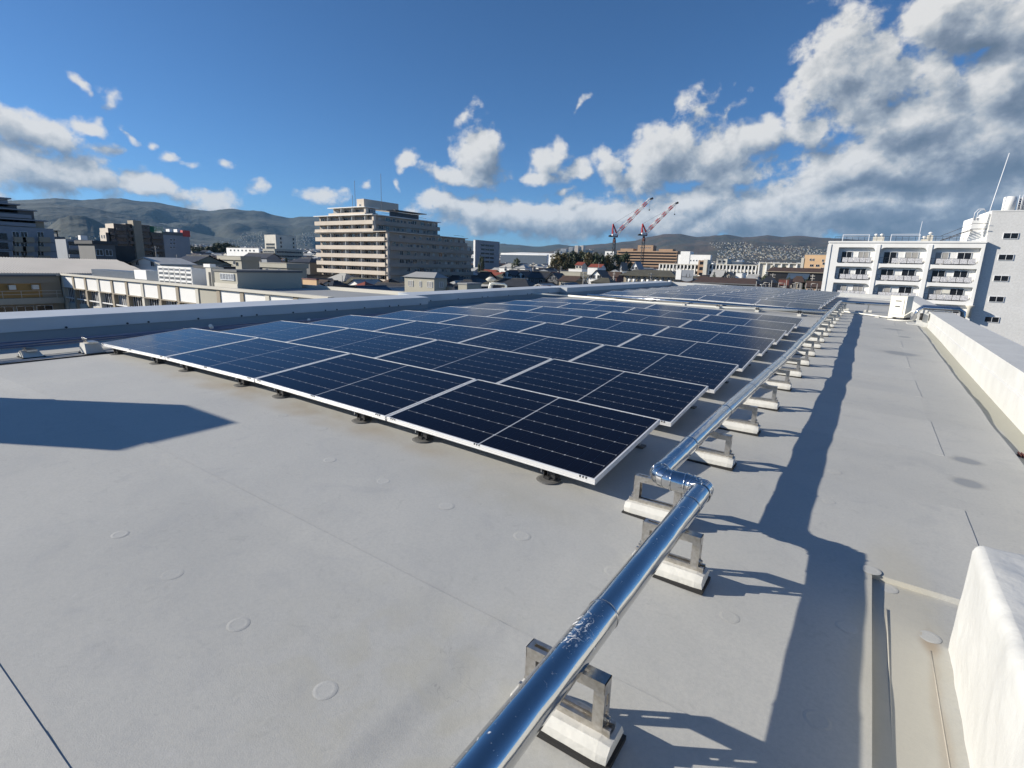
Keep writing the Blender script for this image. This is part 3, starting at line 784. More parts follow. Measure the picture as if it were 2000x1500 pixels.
def stand_at(x, y, label, src=[None], bx=0):
    z0 = zr(x, y)-.001
    h = zpipe(x, y)-PIPE_R-.001-z0
    key = round(h, 3)
    t = make_stand(h)
    t.location = (x, y, z0); t['label'] = label
    return t
for i, y in enumerate(st_y_near):
    stand_at(XN-.025, y, ['pipe stand behind the camera under the pipe', 'pipe stand just below the bottom edge of the picture', 'large slotted pipe stand on white block at the bottom centre of the picture', 'slotted pipe stand just in front of the pipe elbow'][i])
s = stand_at(XF-.01, 2.72, 'pipe stand under the left corner of the pipe elbow beside the front panel')
for i, y in enumerate(st_y_far):
    stand_at(XF+.02+.045*min(1, max(0, (y-3)/5))+random.uniform(-.01,.01), y, 'slotted pipe stand on white block, %s one beyond the pipe elbow' % ordn(i))

# ------------------------------------------------------------ the silver pipe
pipe = thing('insulated_pipe', 'long polished silver insulated pipe running up the roof right of the panels', 'pipe', (XN, 0, -1.07))
def jacket(path, r=PIPE_R, name='jacket_section', mats=None, n=32, parent=None, band=True):
    mb = MB(); mb.tube(path, r, n, caps=False)
    o = build(mb, name, mats or M['pipe'], parent or pipe)
    return o
ys = [-1.5, -.55, .42, 1.40, 2.36, 2.60]
for a, b in zip(ys[:-1], ys[1:]):
    jacket([(XN, a, zpipe(XN, a)), (XN, (a+b)/2, zpipe(XN, (a+b)/2)), (XN, b+.02, zpipe(XN, b+.02))], PIPE_R+random.uniform(-.0006, .0006))
    mb = MB(); mb.tube([(XN, b-.004, zpipe(XN,b)), (XN, b+.004, zpipe(XN,b))], PIPE_R+.0018, 32, smooth=True); build(mb, 'band', M['pipe'], pipe)
def arc(c, r, a0, a1, z, n):
    return [(c[0]+r*math.cos(a0+(a1-a0)*i/n), c[1]+r*math.sin(a0+(a1-a0)*i/n), z) for i in range(n+1)]
YE = 2.63; rb = .085; zE = zpipe(XN, YE)
A1 = arc((XN-rb, YE-rb), rb, 0, PI/2, zE, 5)
A2 = arc((XF+rb, YE+rb), rb, -PI/2, -PI, zE, 5)
for path in (A1, A2):
    pts = [Vector(p) for p in path]
    d0 = (pts[0]-pts[1]).normalized()
    for i in range(len(pts)-1):
        a, b = pts[i], pts[i+1]
        mid = (a+b)/2
        # each gore is its own short ring, cut on the mitre
        mb = MB(); nn = 32
        def ring(p, tang):
            tang = tang.normalized(); up = Vector((0,0,1)); w = tang.cross(up).normalized()
            ch = (b-a).normalized(); k = 1/max(.6, abs(ch.dot(tang)))
            return [p + up*PIPE_R*1.03*math.cos(2*PI*j/nn) + w*PIPE_R*1.03*k*math.sin(2*PI*j/nn) for j in range(nn)]
        ta = (pts[i+1]-pts[i-1]) if i > 0 else (pts[1]-pts[0])
        tb = (pts[i+2]-pts[i]) if i < len(pts)-2 else (pts[-1]-pts[-2])
        if i == 0: ta = Vector((0,1,0)) if path is A1 else Vector((-1,0,0))
        if i == len(pts)-2: tb = Vector((-1,0,0)) if path is A1 else Vector((0,1,0))
        r1, r2_ = ring(a, ta), ring(b, tb)
        mb.v = [tuple(p) for p in r1+r2_]
        for j in range(nn):
            mb.f.append((j, nn+j, nn+(j+1) % nn, (j+1) % nn)); mb.m.append(0); mb.sm.append(True)
        build(mb, 'elbow_gore', M['pipe'], pipe)
        mb = MB(); mb.tube([tuple(p) for p in [q+(q-a)*.02 for q in r1]]+[tuple(r1[0]+(r1[0]-a)*.02)], .0022, 6); build(mb, 'seam', M['pipe'], pipe)
jacket([A1[-1], A2[0]], PIPE_R+.002)
for xx in (A1[-1][0]-.004, A2[0][0]+.004):
    mb = MB(); mb.tube([(xx-.005, YE, zE),(xx+.005, YE, zE)], PIPE_R+.0055, 32); build(mb, 'band', M['pipe'], pipe)
jacket([(XN, 2.60, zE), (XN, YE-rb+.001, zE)], PIPE_R+.0012)
yf = [YE+rb, 3.25, 4.22, 5.2, 6.15, 7.1, 8.1, 9.05, 10.0, 11.0, 12.0, 13.0, 14.0, 15.0, 16.0, 17.0, 18.0, 19.0, 20.0, 21.2]
def XFf(y): return XF+.045*min(1, max(0, (y-3)/5))
px_ = XF
for i, (a, b) in enumerate(zip(yf[:-1], yf[1:])):
    nx_ = XFf(b) + (random.uniform(-.010,.010) if i > 0 else 0)
    jacket([(px_, a, zpipe(XF,a)), ((px_+nx_)/2, (a+b)/2, zpipe(XF,(a+b)/2)), (nx_, b, zpipe(XF,b))], PIPE_R+random.uniform(-.0008,.0008))
    mb = MB(); mb.tube([(nx_, b-.006, zpipe(XF,b)), (nx_, b+.006, zpipe(XF,b))], PIPE_R+.002, 32); build(mb, 'band', M['pipe'], pipe)
    px_ = nx_
ze = zpipe(XF, 21.2)
jacket([(px_, 21.2, ze)]+[(px_+.09-.09*math.cos(a), 21.2+.09*math.sin(a), ze) for a in [PI/2*k/5 for k in range(1, 6)]]+[(.62, 21.29, ze-.01), (1.0, 21.29, ze-.01)], name='jacket_section')
for i, (x, lab) in enumerate(((.05, 'slim pipe stand holding the far cross pipe, midway to the outdoor unit'), (-.6, 'slim pipe stand holding the far cross pipe next to the long pipe'))):
    t = thing('pipe_stand', lab, 'pipe stand', (x, 21.29, zr(x, 21.29)), 'slim stands of the far cross pipe')
    z0 = zr(x, 21.29); mb = MB(); mb.box(x-.02,x+.02,21.27,21.31,z0+.04,ze-.055); build(mb, 'post', M['steel'], t)
    mb = MB(); mb.box(x-.11,x-.04,21.22,21.36,z0,z0+.07); mb.box(x+.04,x+.11,21.22,21.36,z0,z0+.07); mb.box(x-.04,x+.04,21.25,21.33,z0+.01,z0+.05); build(mb, 'block', M['concrete'], t)
# cross pipes between the two blocks of panels
cz = -.985
t = thing('cross_pipe', 'white topped pipe crossing the roof between the two blocks of panels', 'pipe', (-.9, 17.0, cz))
mb = MB(); mb.tube([at_y(1110, 577.5, 16.85), at_y(1262, 590.5, 16.95), at_y(1400, 600.0, 17.05), (-.80, 17.15, cz-.02)], .030, 14); build(mb, 'jacket', M['pvc'], t)
mb = MB(); mb.tube([at_y(990, 571, 16.6)+Vector((0,0,0)), at_y(1000, 573, 16.6), at_y(1050, 574, 16.75), at_y(1110, 577.5, 16.85)], .026, 12); build(mb, 'thin_end', M['pvc'], t)
t2 = thing('cross_pipe', 'blue grey pipe crossing the roof just behind the white topped one', 'pipe', (-.9, 17.4, cz))
mb = MB(); mb.tube([(-8.3, 17.30, cz+.035), (-.80, 17.45, cz-.035)], .045, 14); build(mb, 'jacket', M['pipe'], t2)
for i, (px, py) in enumerate(((1188, 586), (1262, 592), (1333, 600), (1400, 607), (1477, 611), (1560, 616))):
    p = at_y(px, py, 16.9); z0 = zr(p.x, 17.1)
    t = thing('pipe_support', 'small black support under the crossing pipe, %s from the left' % ordn(i), 'pipe support', (p.x, 17.1, z0), 'supports under the crossing pipe')
    mb = MB(); mb.box(p.x-.05,p.x+.05,16.95,17.5,z0,z0+.06); build(mb, 'block', M['concrete'], t)
    mb = MB(); mb.box(p.x-.03,p.x-.018,16.99,17.02,z0+.06,cz-.02+.02); mb.box(p.x+.018,p.x+.03,16.99,17.02,z0+.06,cz); mb.box(p.x-.05,p.x+.05,16.96,17.04,cz-.06,cz-.035); build(mb, 'bracket', M['black'], t)
# white pipe loop over the left parapet
t = thing('pipe_loop', 'white plastic pipe looping over the left parapet', 'pipe', (-10.3, 15.6, -.9))
mb = MB()
q = [at_y(954, 569, 15.9), at_y(957, 556, 15.9), at_y(960, 553.5, 15.9), at_y(985, 555, 16.2), at_y(988.5, 558, 16.3), at_y(988, 569, 16.5), at_y(990, 571.5, 16.6)]
mb.tube(q, .040, 12); build(mb, 'pipe', M['pvc'], t)
mb = MB()
for px in (992, 999):
    p = at_y(px, 575, 16.7); mb.tube([(p.x, 16.7, p.z), (p.x, 16.7, zr(p.x, 16.7))], .018, 8)
build(mb, 'leg', M['pvc'], t)
p = at_y(959, 547, 30)
t = thing('roof_vent', 'round white vent cap on a post just beyond the left parapet', 'vent', (p.x, p.y, p.z-1.2))
mb = MB(); mb.tube([p+Vector((0,0,-5)), p], .12, 12); build(mb, 'post', M['cream'], t)
mb = MB(); mb.tube([p+Vector((0,0,-.12)), p+Vector((0,0,.05)), p+Vector((0,0,.22))], [.2,.38,.12], 16); build(mb, 'cap', M['cream'], t)

# cable bundle and its blocks on the left
t = thing('cable_bundle', 'bundle of blue grey cables running along the foot of the left parapet', 'cables', (-8.6, 2, -1.1))
for k in range(7):
    mb = MB(); x0 = -8.45-.055*k; z_ = -1.125+.012*(k % 2)
    mb.tube([(x0+.012*math.sin(y*1.3+k), y, z_+.008*math.sin(y*2.1+k*2)) for y in [-4+.5*j for j in range(30)]], .013, 6); build(mb, 'cable', M['cable'], t)
for i, (x, y, w, h, lab) in enumerate(((-8.42, 2.06, .19, .075, 'low grey concrete block under the cable bundle, leftmost of the three'), (-8.22, 2.62, .20, .13, 'taller wedge shaped concrete block beside the cable bundle, left of the front panel'), (-8.60, 4.05, .20, .10, 'pale concrete block under the cables by the left corner of the front panel'))):
    z0 = zr(x, y); t = thing('concrete_block', lab, 'concrete block', (x, y, z0), 'blocks under the cable bundle')
    mb = MB(); mb.hexa([(x-.14,y-w/2,z0+.01),(x+.08,y-w/2,z0+.01),(x+.08,y+w/2,z0+.01),(x-.14,y+w/2,z0+.01),(x-.12,y-w/2+.01,z0+h),(x+.00,y-w/2+.02,z0+h),(x+.00,y+w/2-.02,z0+h),(x-.12,y+w/2-.02,z0+h)]); build(mb, 'block', M['concrete'], t)
    mb = MB(); mb.box(x-.15,x+.115,y-w/2-.01,y+w/2+.01,z0,z0+.01); build(mb, 'rubber_pad', M['dark'], t)
    mb = MB(); mb.box(x-.12,x+.06,y-.05,y+.05,z0+h,z0+h+.02)
    for k in range(5): mb.tube([(x-.1-.035*k, y-.02, z0+h+.02),(x-.1-.035*k, y-.02, z0+h+.055)], .006, 6)
    build(mb, 'bracket', M['steel'], t)
t = thing('ground_line', 'thin dark line lying on the roof beside the cable bundle', 'cable', (-8.5, 1.8, -1.26))
mb = MB(); mb.tube([(-8.02, y, zr(-8.0, y)+.008) for y in [-3+.5*j for j in range(14)]], .008, 6); build(mb, 'cable', M['dark'], t)  # thin dark tube drawn as a line along the roof
for px, py, lab in ((413, 639, 'small white elbow vent poking up behind the front left panel'), (604, 627, 'small white vent poking up behind the second row, by the left parapet')):
    p = at_x(px, py, -8.6); t = thing('pipe_vent', lab, 'vent', (p.x, p.y, p.z-.2))
    mb = MB(); mb.tube([p+Vector((0,0,-.3)), p+Vector((0,0,.01)), p+Vector((.03,-.03,.03))], .028, 10); build(mb, 'pipe', M['pvc'], t)

# ------------------------------------------------------------ outdoor unit and ducts by the right parapet
ub = Vector((.80, 19.5, zr(.8, 19.5)))
t = thing('outdoor_unit', 'ivory air conditioner outdoor unit standing near the right parapet', 'outdoor unit', ub)
t.rotation_euler = (0, 0, R(-24))
def lp(mb, name, m): obj(name, mb.mesh(name, m), t)
mb = MB(); mb.box(-.16,.26,-.22,.18,.06,.66); lp(mb, 'case', M['ac'])
mb = MB(); mb.box(-.17,.27,-.23,.19,.66,.68); lp(mb, 'top_plate', M['ac'])
mb = MB(); mb.box(-.10,.20,-.232,-.222,.14,.60); lp(mb, 'front_panel', M['ac'])
mb = MB(); mb.box(-.02,.13,-.238,-.233,.52,.545); mb.box(-.01,.11,-.238,-.233,.36,.39); lp(mb, 'grip', M['feet'])
mb = MB(); mb.box(-.166,-.161,-.05,-.02,.06,.66); lp(mb, 'seam', M['feet'])
mb = MB(); mb.box(-.18,-.10,-.24,.2,0,.06); mb.box(.18,.26,-.24,.2,0,.06); lp(mb, 'feet', M['feet'])
t = thing('hose', 'beige hose curling out beside the outdoor unit', 'hose', ub)
mb = MB(); zz = zr(1.1, 18.9)
mb.tube([(.95,19.2,zz+.12),(1.10,19.0,zz+.28),(1.24,18.9,zz+.30),(1.30,18.85,zz+.18),(1.22,18.8,zz+.05),(1.0,18.7,zz+.02),(.72,18.75,zz+.015),(.55,18.9,zz+.015)], .018, 8); build(mb, 'tube', M['pvc'], t)
t = thing('duct_bundle', 'bundle of dark blue and silver ducts stepping over the right parapet', 'duct', (1.6, 18.6, -.8))
for k in range(3):
    mb = MB(); dy = .10*k
    mb.tube([(1.12,18.35+dy,-1.15),(1.20,18.35+dy,-.88),(1.30,18.35+dy,-.80+.01*k),(2.05,18.35+dy,-.80+.01*k),(2.16,18.35+dy,-.86),(2.18,18.35+dy,-1.3)], .048, 14); build(mb, 'duct', M['pipe'] if k != 1 else M['cable'], t)
mb = MB(); mb.box(1.30,2.05,18.28,18.34,-.86,-.845); mb.box(1.50,1.53,18.30,18.6,-.92,-.85); mb.box(1.80,1.83,18.30,18.6,-.92,-.85); build(mb, 'tray', M['steel'], t)
t = thing('pipe_hood', 'white box shaped pipe hood beside the right parapet', 'pipe hood', (1.3, 18.2, -1.3))
mb = MB(); mb.box(1.16,1.40,17.75,17.82,-1.30,-.93); mb.box(1.34,1.40,17.82,18.4,-1.30,-.93); mb.box(.98,1.40,17.70,18.45,-1.30,-1.22); build(mb, 'box', M['white_paint'], t)
mb = MB(); mb.tube([(1.24,17.70,-1.10),(1.24,17.70,-.92)], .035, 10); build(mb, 'black_pipe', M['black'], t)
t = thing('conduit', 'thin white conduit lying across the roof towards the outdoor unit', 'conduit', (0, 19.8, -1.2))
mb = MB(); mb.tube([(-.70+.06*i, 20.1-.045*i, zr(-.70+.06*i, 20.1-.045*i)+.045) for i in range(24)], .020, 8); build(mb, 'tube', M['pvc'], t)
for x, y, lab in ((.30, 19.25, 'tiny concrete block under the white conduit, nearer the unit'), (-.62, 20.05, 'tiny concrete block under the white conduit, nearer the silver pipe')):
    t = thing('concrete_block', lab, 'concrete block', (x, y, zr(x, y)), 'tiny blocks under the conduit')
    mb = MB(); z0 = zr(x, y); mb.box(x-.05,x+.05,y-.06,y+.06,z0,z0+.05); build(mb, 'block', M['concrete'], t)
# drain in the gutter
t = thing('roof_drain', 'dark recessed drain in the gutter at the right edge of the roof', 'drain', (1.29, 5.75, -1.43))
mb = MB(); zg = zr(1.29, 5.75, False)-.027; mb.tube([(1.29,5.80,zg-.01),(1.29,5.80,zg+.004)], [.085,.075], 20, smooth=False); build(mb, 'strainer', M['dark'], t)
mb = MB()
for k in range(-3, 4): mb.box(1.29+k*.02-.003, 1.29+k*.02+.003, 5.74, 5.86, zg+.004, zg+.02)
build(mb, 'grate', M['rust'], t)
# vent tower out of frame to the left, whose shadow falls into the picture
t = thing('vent_tower', 'white box shaped vent tower standing by the left parapet behind the camera', 'vent tower', (-8.6, -.9, -1.3))
hh = 1.62; Lh = hh/math.tan(SUN_EL)
cx1, cy1 = -4.64+SUN_H.x*Lh, 2.09+SUN_H.y*Lh
mb = MB(); mb.box(cx1, cx1+.70, cy1-.80, cy1, -1.32, -1.24+hh); build(mb, 'body', M['white_paint'], t)
mb = MB(); mb.box(cx1+.1, cx1+.6, cy1-.815, cy1-.80, -.6, .1); build(mb, 'louvre', M['feet'], t)

# ================================================================== the town
GZ = -13.5
# ground
def gz(x, y): return GZ + .0205*(min(max(math.hypot(x, y), 170), 4500)-170)
mb = MB(); NR = 72; rings_ = [0.001, 90, 170, 300, 450, 700, 1100, 1800, 2800, 4500, 9000, 30000]
for r_ in rings_:
    for j in range(NR):
        a = 2*PI*j/NR; x, y = r_*math.sin(a), r_*math.cos(a); mb.v.append((x, y, gz(x, y)-.6))
for i in range(len(rings_)-1):
    for j in range(NR):
        a, b = i*NR+j, i*NR+(j+1) % NR; mb.f.append((a+NR, b+NR, b, a)); mb.m.append(0); mb.sm.append(True)
for i, f in enumerate(mb.f): mb.f[i] = tuple(reversed(f))
M['ground'] = mat('town_ground', (.085,.085,.08), .9, var=.4, vscale=.02)
struct(build(mb, 'ground', M['ground']))

# ---- hills
M['hill'] = mat('wooded_hill', (.026,.034,.026), .95, var=.5, vscale=.004, col2=(.075,.050,.034), bump=26, bscale=.009, detail=9)
M['hill2'] = mat('wooded_mountain', (.024,.036,.030), .95, var=.4, vscale=.003, col2=(.044,.046,.032), bump=34, bscale=.006, detail=9)
def ridge(name, pts, dist, depth, m, step=6, drop=0, rough=.10, seed=0, base=None):
    """hill range whose crest follows the measured skyline; slopes fall towards the town with spurs"""
    mb = MB(); cols = []
    px = pts[0][0]
    while px <= pts[-1][0]:
        py = interp(px, [p[0] for p in pts], [p[1] for p in pts])
        py += 1.0*noise.noise(Vector((px*.09, seed, 0))) + .5*noise.noise(Vector((px*.3, seed, 5)))
        r = ray(px, py); h = math.hypot(r.x, r.y)
        dd_ = dist*(1+.04*noise.noise(Vector((px*.004, seed, 9))))
        top = r*(dd_/h)
        cols.append((Vector((top.x/dd_, top.y/dd_, 0)), top.z, dd_)); px += step
    N = 26
    for (d, z, dd_) in cols:
        for j in range(N+1):
            t = j/N   # 0 crest .. 1 foot
            q = d*(dd_-depth*t)
            hgt = (z-GZ)
            f = (1-t)**1.25
            nn = noise.noise(Vector((q.x/700, q.y/700, seed)))+.5*noise.noise(Vector((q.x/300, q.y/300, seed+3)))+.25*noise.noise(Vector((q.x/140, q.y/140, seed+7)))
            zz = GZ-4*(j == N) + 75*t*0 + hgt*(f + rough*2.4*nn*t*(1-t)*2*(1 if t > 0 else 0))
            zz = min(zz, GZ+hgt*(1-.25*t)) if t > 0 else zz
            mb.v.append((q.x, q.y, max(zz, GZ-5)))
    for i in range(len(cols)-1):
        for j in range(N):
            a = i*(N+1)+j; mb.f.append((a, a+1, a+N+2, a+N+1)); mb.m.append(0); mb.sm.append(True)
    o = build(mb, name, m); struct(o); return o, mb
hl, hl_mb = ridge('mountains', [(-400,400),(-200,396),(0,392),(40,391),(110,387),(160,391),(200,388),(235,387),(270,393),(300,394),(335,401),(370,408),(410,412),(450,407),(480,411),(510,412),(535,420),(565,426),(590,423),(640,424),(720,440),(800,452),(900,468),(980,476),(1010,478),(1050,482),(1090,477),(1120,481),(1180,478)], 9000, 3600, M['hill2'], seed=1, rough=.16)
hm, hm_mb = ridge('hills', [(-300,405),(40,396),(100,398),(170,405),(250,420),(310,436),(360,450),(420,462),(480,470),(560,474)], 6800, 2200, M['hill2'], seed=5, rough=.14)
hs, hs_mb = ridge('hill', [(60,462),(90,446),(115,428),(135,421),(160,421),(180,427),(205,440),(230,452),(260,470)], 4600, 900, M['hill2'], seed=8, step=3, rough=.05)
hr, hr_mb = ridge('mountains', [(1085,486),(1120,481),(1180,476),(1240,470),(1270,462),(1300,457),(1330,457),(1360,463),(1385,461),(1420,458),(1450,463),(1470,463),(1500,459),(1530,463),(1560,460),(1600,464),(1640,466),(1700,470),(1800,476),(2000,482),(2300,480)], 6500, 3000, M['hill'], seed=11, rough=.20)
hc, hc_mb = ridge('hills', [(960,496),(1000,492),(1060,492),(1120,488),(1160,486),(1200,487),(1280,492),(1340,497),(1400,490),(1450,486),(1520,484),(1600,486),(1700,490)], 4400, 1500, M['hill'], seed=14, rough=.12, step=5)

# ---- far town: countless small houses, on the plain and up the slopes
def town_mesh(name, spots_, cols_):
    mb = MB(); rr = random.Random(5)
    for (x, y, z, s) in spots_:
        w, d, h = rr.uniform(6, 12)*s, rr.uniform(6, 11)*s, rr.uniform(4.5, 7)*s; a = rr.choice([0, PI/2, .3, 1.2]); mi = rr.randrange(3); ri = 3+rr.randrange(3)
        ca, sa = math.cos(a), math.sin(a)
        def T(u, v, zz): return (x+u*ca-v*sa, y+u*sa+v*ca, z+zz)
        b = [T(-w/2,-d/2,-3),T(w/2,-d/2,-3),T(w/2,d/2,-3),T(-w/2,d/2,-3)]; t_ = [T(-w/2,-d/2,h),T(w/2,-d/2,h),T(w/2,d/2,h),T(-w/2,d/2,h)]
        for i in range(4):
            j = (i+1) % 4; mb.quad([b[i], b[j], t_[j], t_[i]], mi)
        o_ = .6*s; e_ = [T(-w/2-o_,-d/2-o_,h-.2),T(w/2+o_,-d/2-o_,h-.2),T(w/2+o_,d/2+o_,h-.2),T(-w/2-o_,d/2+o_,h-.2)]
        rh = h+rr.uniform(1.2, 2.4)*s; r1, r2_ = T(-w/2-o_, 0, rh), T(w/2+o_, 0, rh)
        mb.quad([e_[0], e_[1], r2_, r1], ri); mb.quad([e_[2], e_[3], r1, r2_], ri); mb.quad([e_[1], e_[2], r2_], mi); mb.quad([e_[3], e_[0], r1], mi)
    return stuff(build(mb, name, cols_))
TOWN = [M['bright'], M['cream'], M['grey_wall'], M['tile_dark'], M['tile_brown'], M['tile_pale']]
sp = []
rr = random.Random(21)
for hobj, boxes in ((hr_mb, [(1385,1470,474,484,60),(1420,1600,481,487,110),(1440,1640,490,495,140),(1480,1640,497,506,150),(1400,1500,497,508,120)]), (hc_mb, [(1400,1640,486,508,520),(1090,1160,487,497,70),(970,1330,497,506,220)]), (hl_mb, [(470,515,455,472,90),(560,620,468,480,110),(590,616,455,470,60)]), (hm_mb, [(60,190,430,470,60),(430,560,470,482,160)]), (hs_mb, [(80,260,462,474,90)])):
    bvh = BVHTree.FromPolygons(hobj.v, hobj.f)
    for (x0, x1, y0, y1, n_) in boxes:
        for _ in range(n_):
            px, py = rr.uniform(x0, x1), rr.uniform(y0, y1)
            hit = bvh.ray_cast(Vector((0,0,0)), ray(px, py).normalized())
            if hit[0] is not None: sp.append((hit[0].x, hit[0].y, hit[0].z, rr.uniform(.6, 1.05)))
TOWN_FAR = [M['tan'], M['beige'], M['grey_wall'], M['tile_dark'], M['tile_olive'], M['tile_dark']]
town_mesh('hillside_town', sp, TOWN_FAR)
sp = []
for _ in range(7000):
    px = rr.uniform(-150, 2150); d = 620*(4200/620)**rr.random()
    p = ray(px, 520); h = math.hypot(p.x, p.y); sp.append((p.x/h*d, p.y/h*d, gz(p.x/h*d, p.y/h*d), rr.uniform(.9, 1.2)))
town_mesh('distant_town', sp, TOWN)

# ---- blocks with real windows
def win_mesh(w, h, frame=True):
    mb = MB(); mb.box(-w/2, w/2, -.02, .06, 0, h, 0)
    return mb
_wc = {}
def window_mesh(w, h, kind='glass'):
    key = (round(w, 2), round(h, 2), kind)
    if key not in _wc:
        mb = MB(); f = .05; 
        mb.box(-w/2, w/2, -.02, .02, 0, h, 0)
        for (a, b, c_, d) in ((-w/2-f, w/2+f, h, h+f), (-w/2-f, w/2+f, -f*1.4, 0), (-w/2-f, -w/2, 0, h), (w/2, w/2+f, 0, h), (-f/2, f/2, 0, h)):
            mb.box(a, b, -.07, .03, c_, d, 1)
        _wc[key] = mb.mesh('window', [M[kind], M['white_rail']])
    return _wc[key]
def put_window(root, x, y, z, face, w, h, kind='glass', name='window'):
    o = obj(name, window_mesh(w, h, kind), root)
    rot = {'-y': 0, '+x': PI/2, '-x': -PI/2, '+y': PI}[face]
    o.location = Vector((x, y, z))-base_of(root); o.rotation_euler = (0, 0, rot)
    return o
def bpart(root, name, m, *boxes):
    mb = MB()
    for b in boxes: mb.box(*b)
    return build(mb, name, m, root)
def corner_building(name, label, pl, pc, pr, ptop, d, m, pbase=None, rows=0, wy=(), wx=(), wh=1.3, ww=1.2, fh=3.0, top_off=1.2, kind='dglass', roofm='roof_grey', cat='building', parapet=True):
    """box with one face to -Y (from px pl to pc) and one to +X (from pc to pr), corner at px pc, distance d"""
    Cn = at_d(pc, ptop, d); x1 = Cn.x; y0 = Cn.y; zt = Cn.z
    x0 = at_y(pl, ptop, y0).x if pl < pc-.5 else x1-12
    y1 = at_x(pr, ptop, x1).y if pr > pc+.5 else y0+12
    y1 = min(y1, y0+90) if y1 > y0 else y0+30
    t = thing(name, label, cat, (x1, y0, GZ))
    bpart(t, 'wall', m if not isinstance(m, str) else M[m], (x0, x1, y0, y1, GZ, zt))
    if parapet: bpart(t, 'roof_edge', M['roof_grey'] if roofm is None else M[roofm], (x0-.1, x1+.1, y0-.1, y1+.1, zt, zt+.25))
    for r in range(rows):
        z = zt-top_off-fh*r-wh
        if z < GZ+.5: break
        n = len(wy)
        for u in wy: put_window(t, x0+(x1-x0)*u, y0-.03, z, '-y', ww, wh, kind)
        for u in wx: put_window(t, x1+.03, y0+(y1-y0)*u, z, '+x', ww, wh, kind)
    return t, (x0, x1, y0, y1, zt)
def fr(n, a=.08, b=.92): return [a+(b-a)*(i+.5)/n for i in range(n)]

# ---- A: the big stepped apartment block
rr = random.Random(4)
PA = at_d(756, 500, 182); AX, AY = PA.x, PA.y
tA = thing('apartment_building', 'ten storey cream apartment block with stepped top storeys and long sunlit balconies', 'apartment building', (AX, AY, GZ))
fh = 2.87; z0 = at_y(756, 553, AY).z
xs = {0: at_y(617, 500, AY).x}
XL_ = at_y(618, 500, AY).x
lv = []
for i in range(10):
    zf = z0-fh+.1+fh*i
    lv.append(zf)
yfull = at_x(925, 500, AX).y
y884 = at_x(884, 440, AX).y; y913 = at_x(913, 460, AX).y
xstep = at_y(729, 450, AY).x
spec = []  # floor z, x1 (right edge of the lit face), y extent
bal, bodyb = [], []
for i in range(1, 10):
    zf = lv[i]
    x1 = AX if i <= 6 else (xstep if i <= 8 else at_y(707, 430, AY).x)
    xa = XL_ if i <= 8 else at_y(636, 430, AY).x
    ye = yfull if i <= 5 else (y913 if i == 6 else (y884 if i <= 8 else at_x(785, 420, AX).y))
    y0_ = AY if i <= 8 else AY+1.5
    bpart(tA, 'storey', M['apt'], (xa+.6, x1-.9, y0_+1.7, ye-.4, zf, zf+fh))
    # floor slab and balcony parapet, lit side
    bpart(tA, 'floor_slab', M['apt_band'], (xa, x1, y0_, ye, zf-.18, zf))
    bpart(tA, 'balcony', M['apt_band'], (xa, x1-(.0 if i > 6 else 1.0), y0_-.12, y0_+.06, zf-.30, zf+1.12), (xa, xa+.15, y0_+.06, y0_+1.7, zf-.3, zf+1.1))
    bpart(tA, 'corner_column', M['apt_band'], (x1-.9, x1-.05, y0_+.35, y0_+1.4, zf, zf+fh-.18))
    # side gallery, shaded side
    bpart(tA, 'gallery_parapet', M['apt_shaded'], (x1-.14, x1+.02, y0_+1.0, ye, zf-.28, zf+1.15))
    n = 9 if i < 9 else 6
    for k in range(n):
        u = xa+.9+(x1-2.0-xa)*(k+.5)/n
        put_window(tA, u, y0_+1.66, zf+.15, '-y', 2.2, 2.0, rr.choice(['dglass', 'dglass', 'glass', 'curtain']))
        if k and k % 2 == 0: bpart(tA, 'divider', M['bright'], (xa+.6+(x1-1.6-xa)*k/n-.06, xa+.6+(x1-1.6-xa)*k/n+.06, y0_+.1, y0_+1.6, zf, zf+fh-.2))
    m_ = max(3, int((ye-y0_)/3.6))
    for k in range(m_):
        if i < 7 and k < 3 and rr.random() < .45: continue
        v = y0_+2.4+(ye-y0_-3.4)*(k+.5)/m_
        w = rr.choice([.9, .9, 1.5, 1.5, 2.2]); hh = 1.0 if w < 1 else 1.3
        put_window(tA, x1-.86, v+rr.uniform(-.4,.4), zf+1.0, '+x', w, hh+.1, rr.choice(['dglass','dglass','curtain','glass']))
        if rr.random() < .35: bpart(tA, 'door', M['dark_wall'], (x1-.89, x1-.84, v+1.2, v+2.1, zf+.02, zf+2.0))
    if i in (6, 8, 9): bpart(tA, 'roof_slab', M['bright'] if i != 6 else M['apt_band'], (xa-.1, x1+.2, y0_-.4, ye+.3, zf+fh-.02, zf+fh+.22))
for i in range(10, 13): pass
# ground floor
bpart(tA, 'ground_floor', M['apt'], (XL_+.5, AX-.5, AY+.6, yfull-1, GZ, lv[1]-.18))
bpart(tA, 'shop_front', M['apt_band'], (XL_-.6, XL_+9.5, AY-1.6, AY+.6, lv[0]+.9, lv[1]-.35))
bpart(tA, 'car_park_wall', M['apt_band'], (AX-14.5, AX-6.2, AY-.8, AY-.6, lv[0]-.6, lv[0]+.3), (AX-14.5, AX-6.2, AY-.8, AY-.6, lv[0]+1.1, lv[0]+1.8), (AX-5.8, AX-.4, AY-.9, AY-.5, GZ, lv[0]+2.1), (AX-14.8, AX-14.2, AY-.9, AY-.5, GZ, lv[0]+2.1))
bpart(tA, 'doorway', M['rust'], (AX-3.6, AX-2.7, AY-.95, AY-.90, lv[0]-1.3, lv[0]+1.4))
for k in range(8): put_window(tA, XL_+.6+1.15*k, AY-1.66, lv[0]-1.2, '-y', .8, 2.0, 'glass')
p0 = at_y(697, 405, AY+4); p1 = at_y(711, 405, AY+4)
zt = at_y(711, 388, AY+4).z
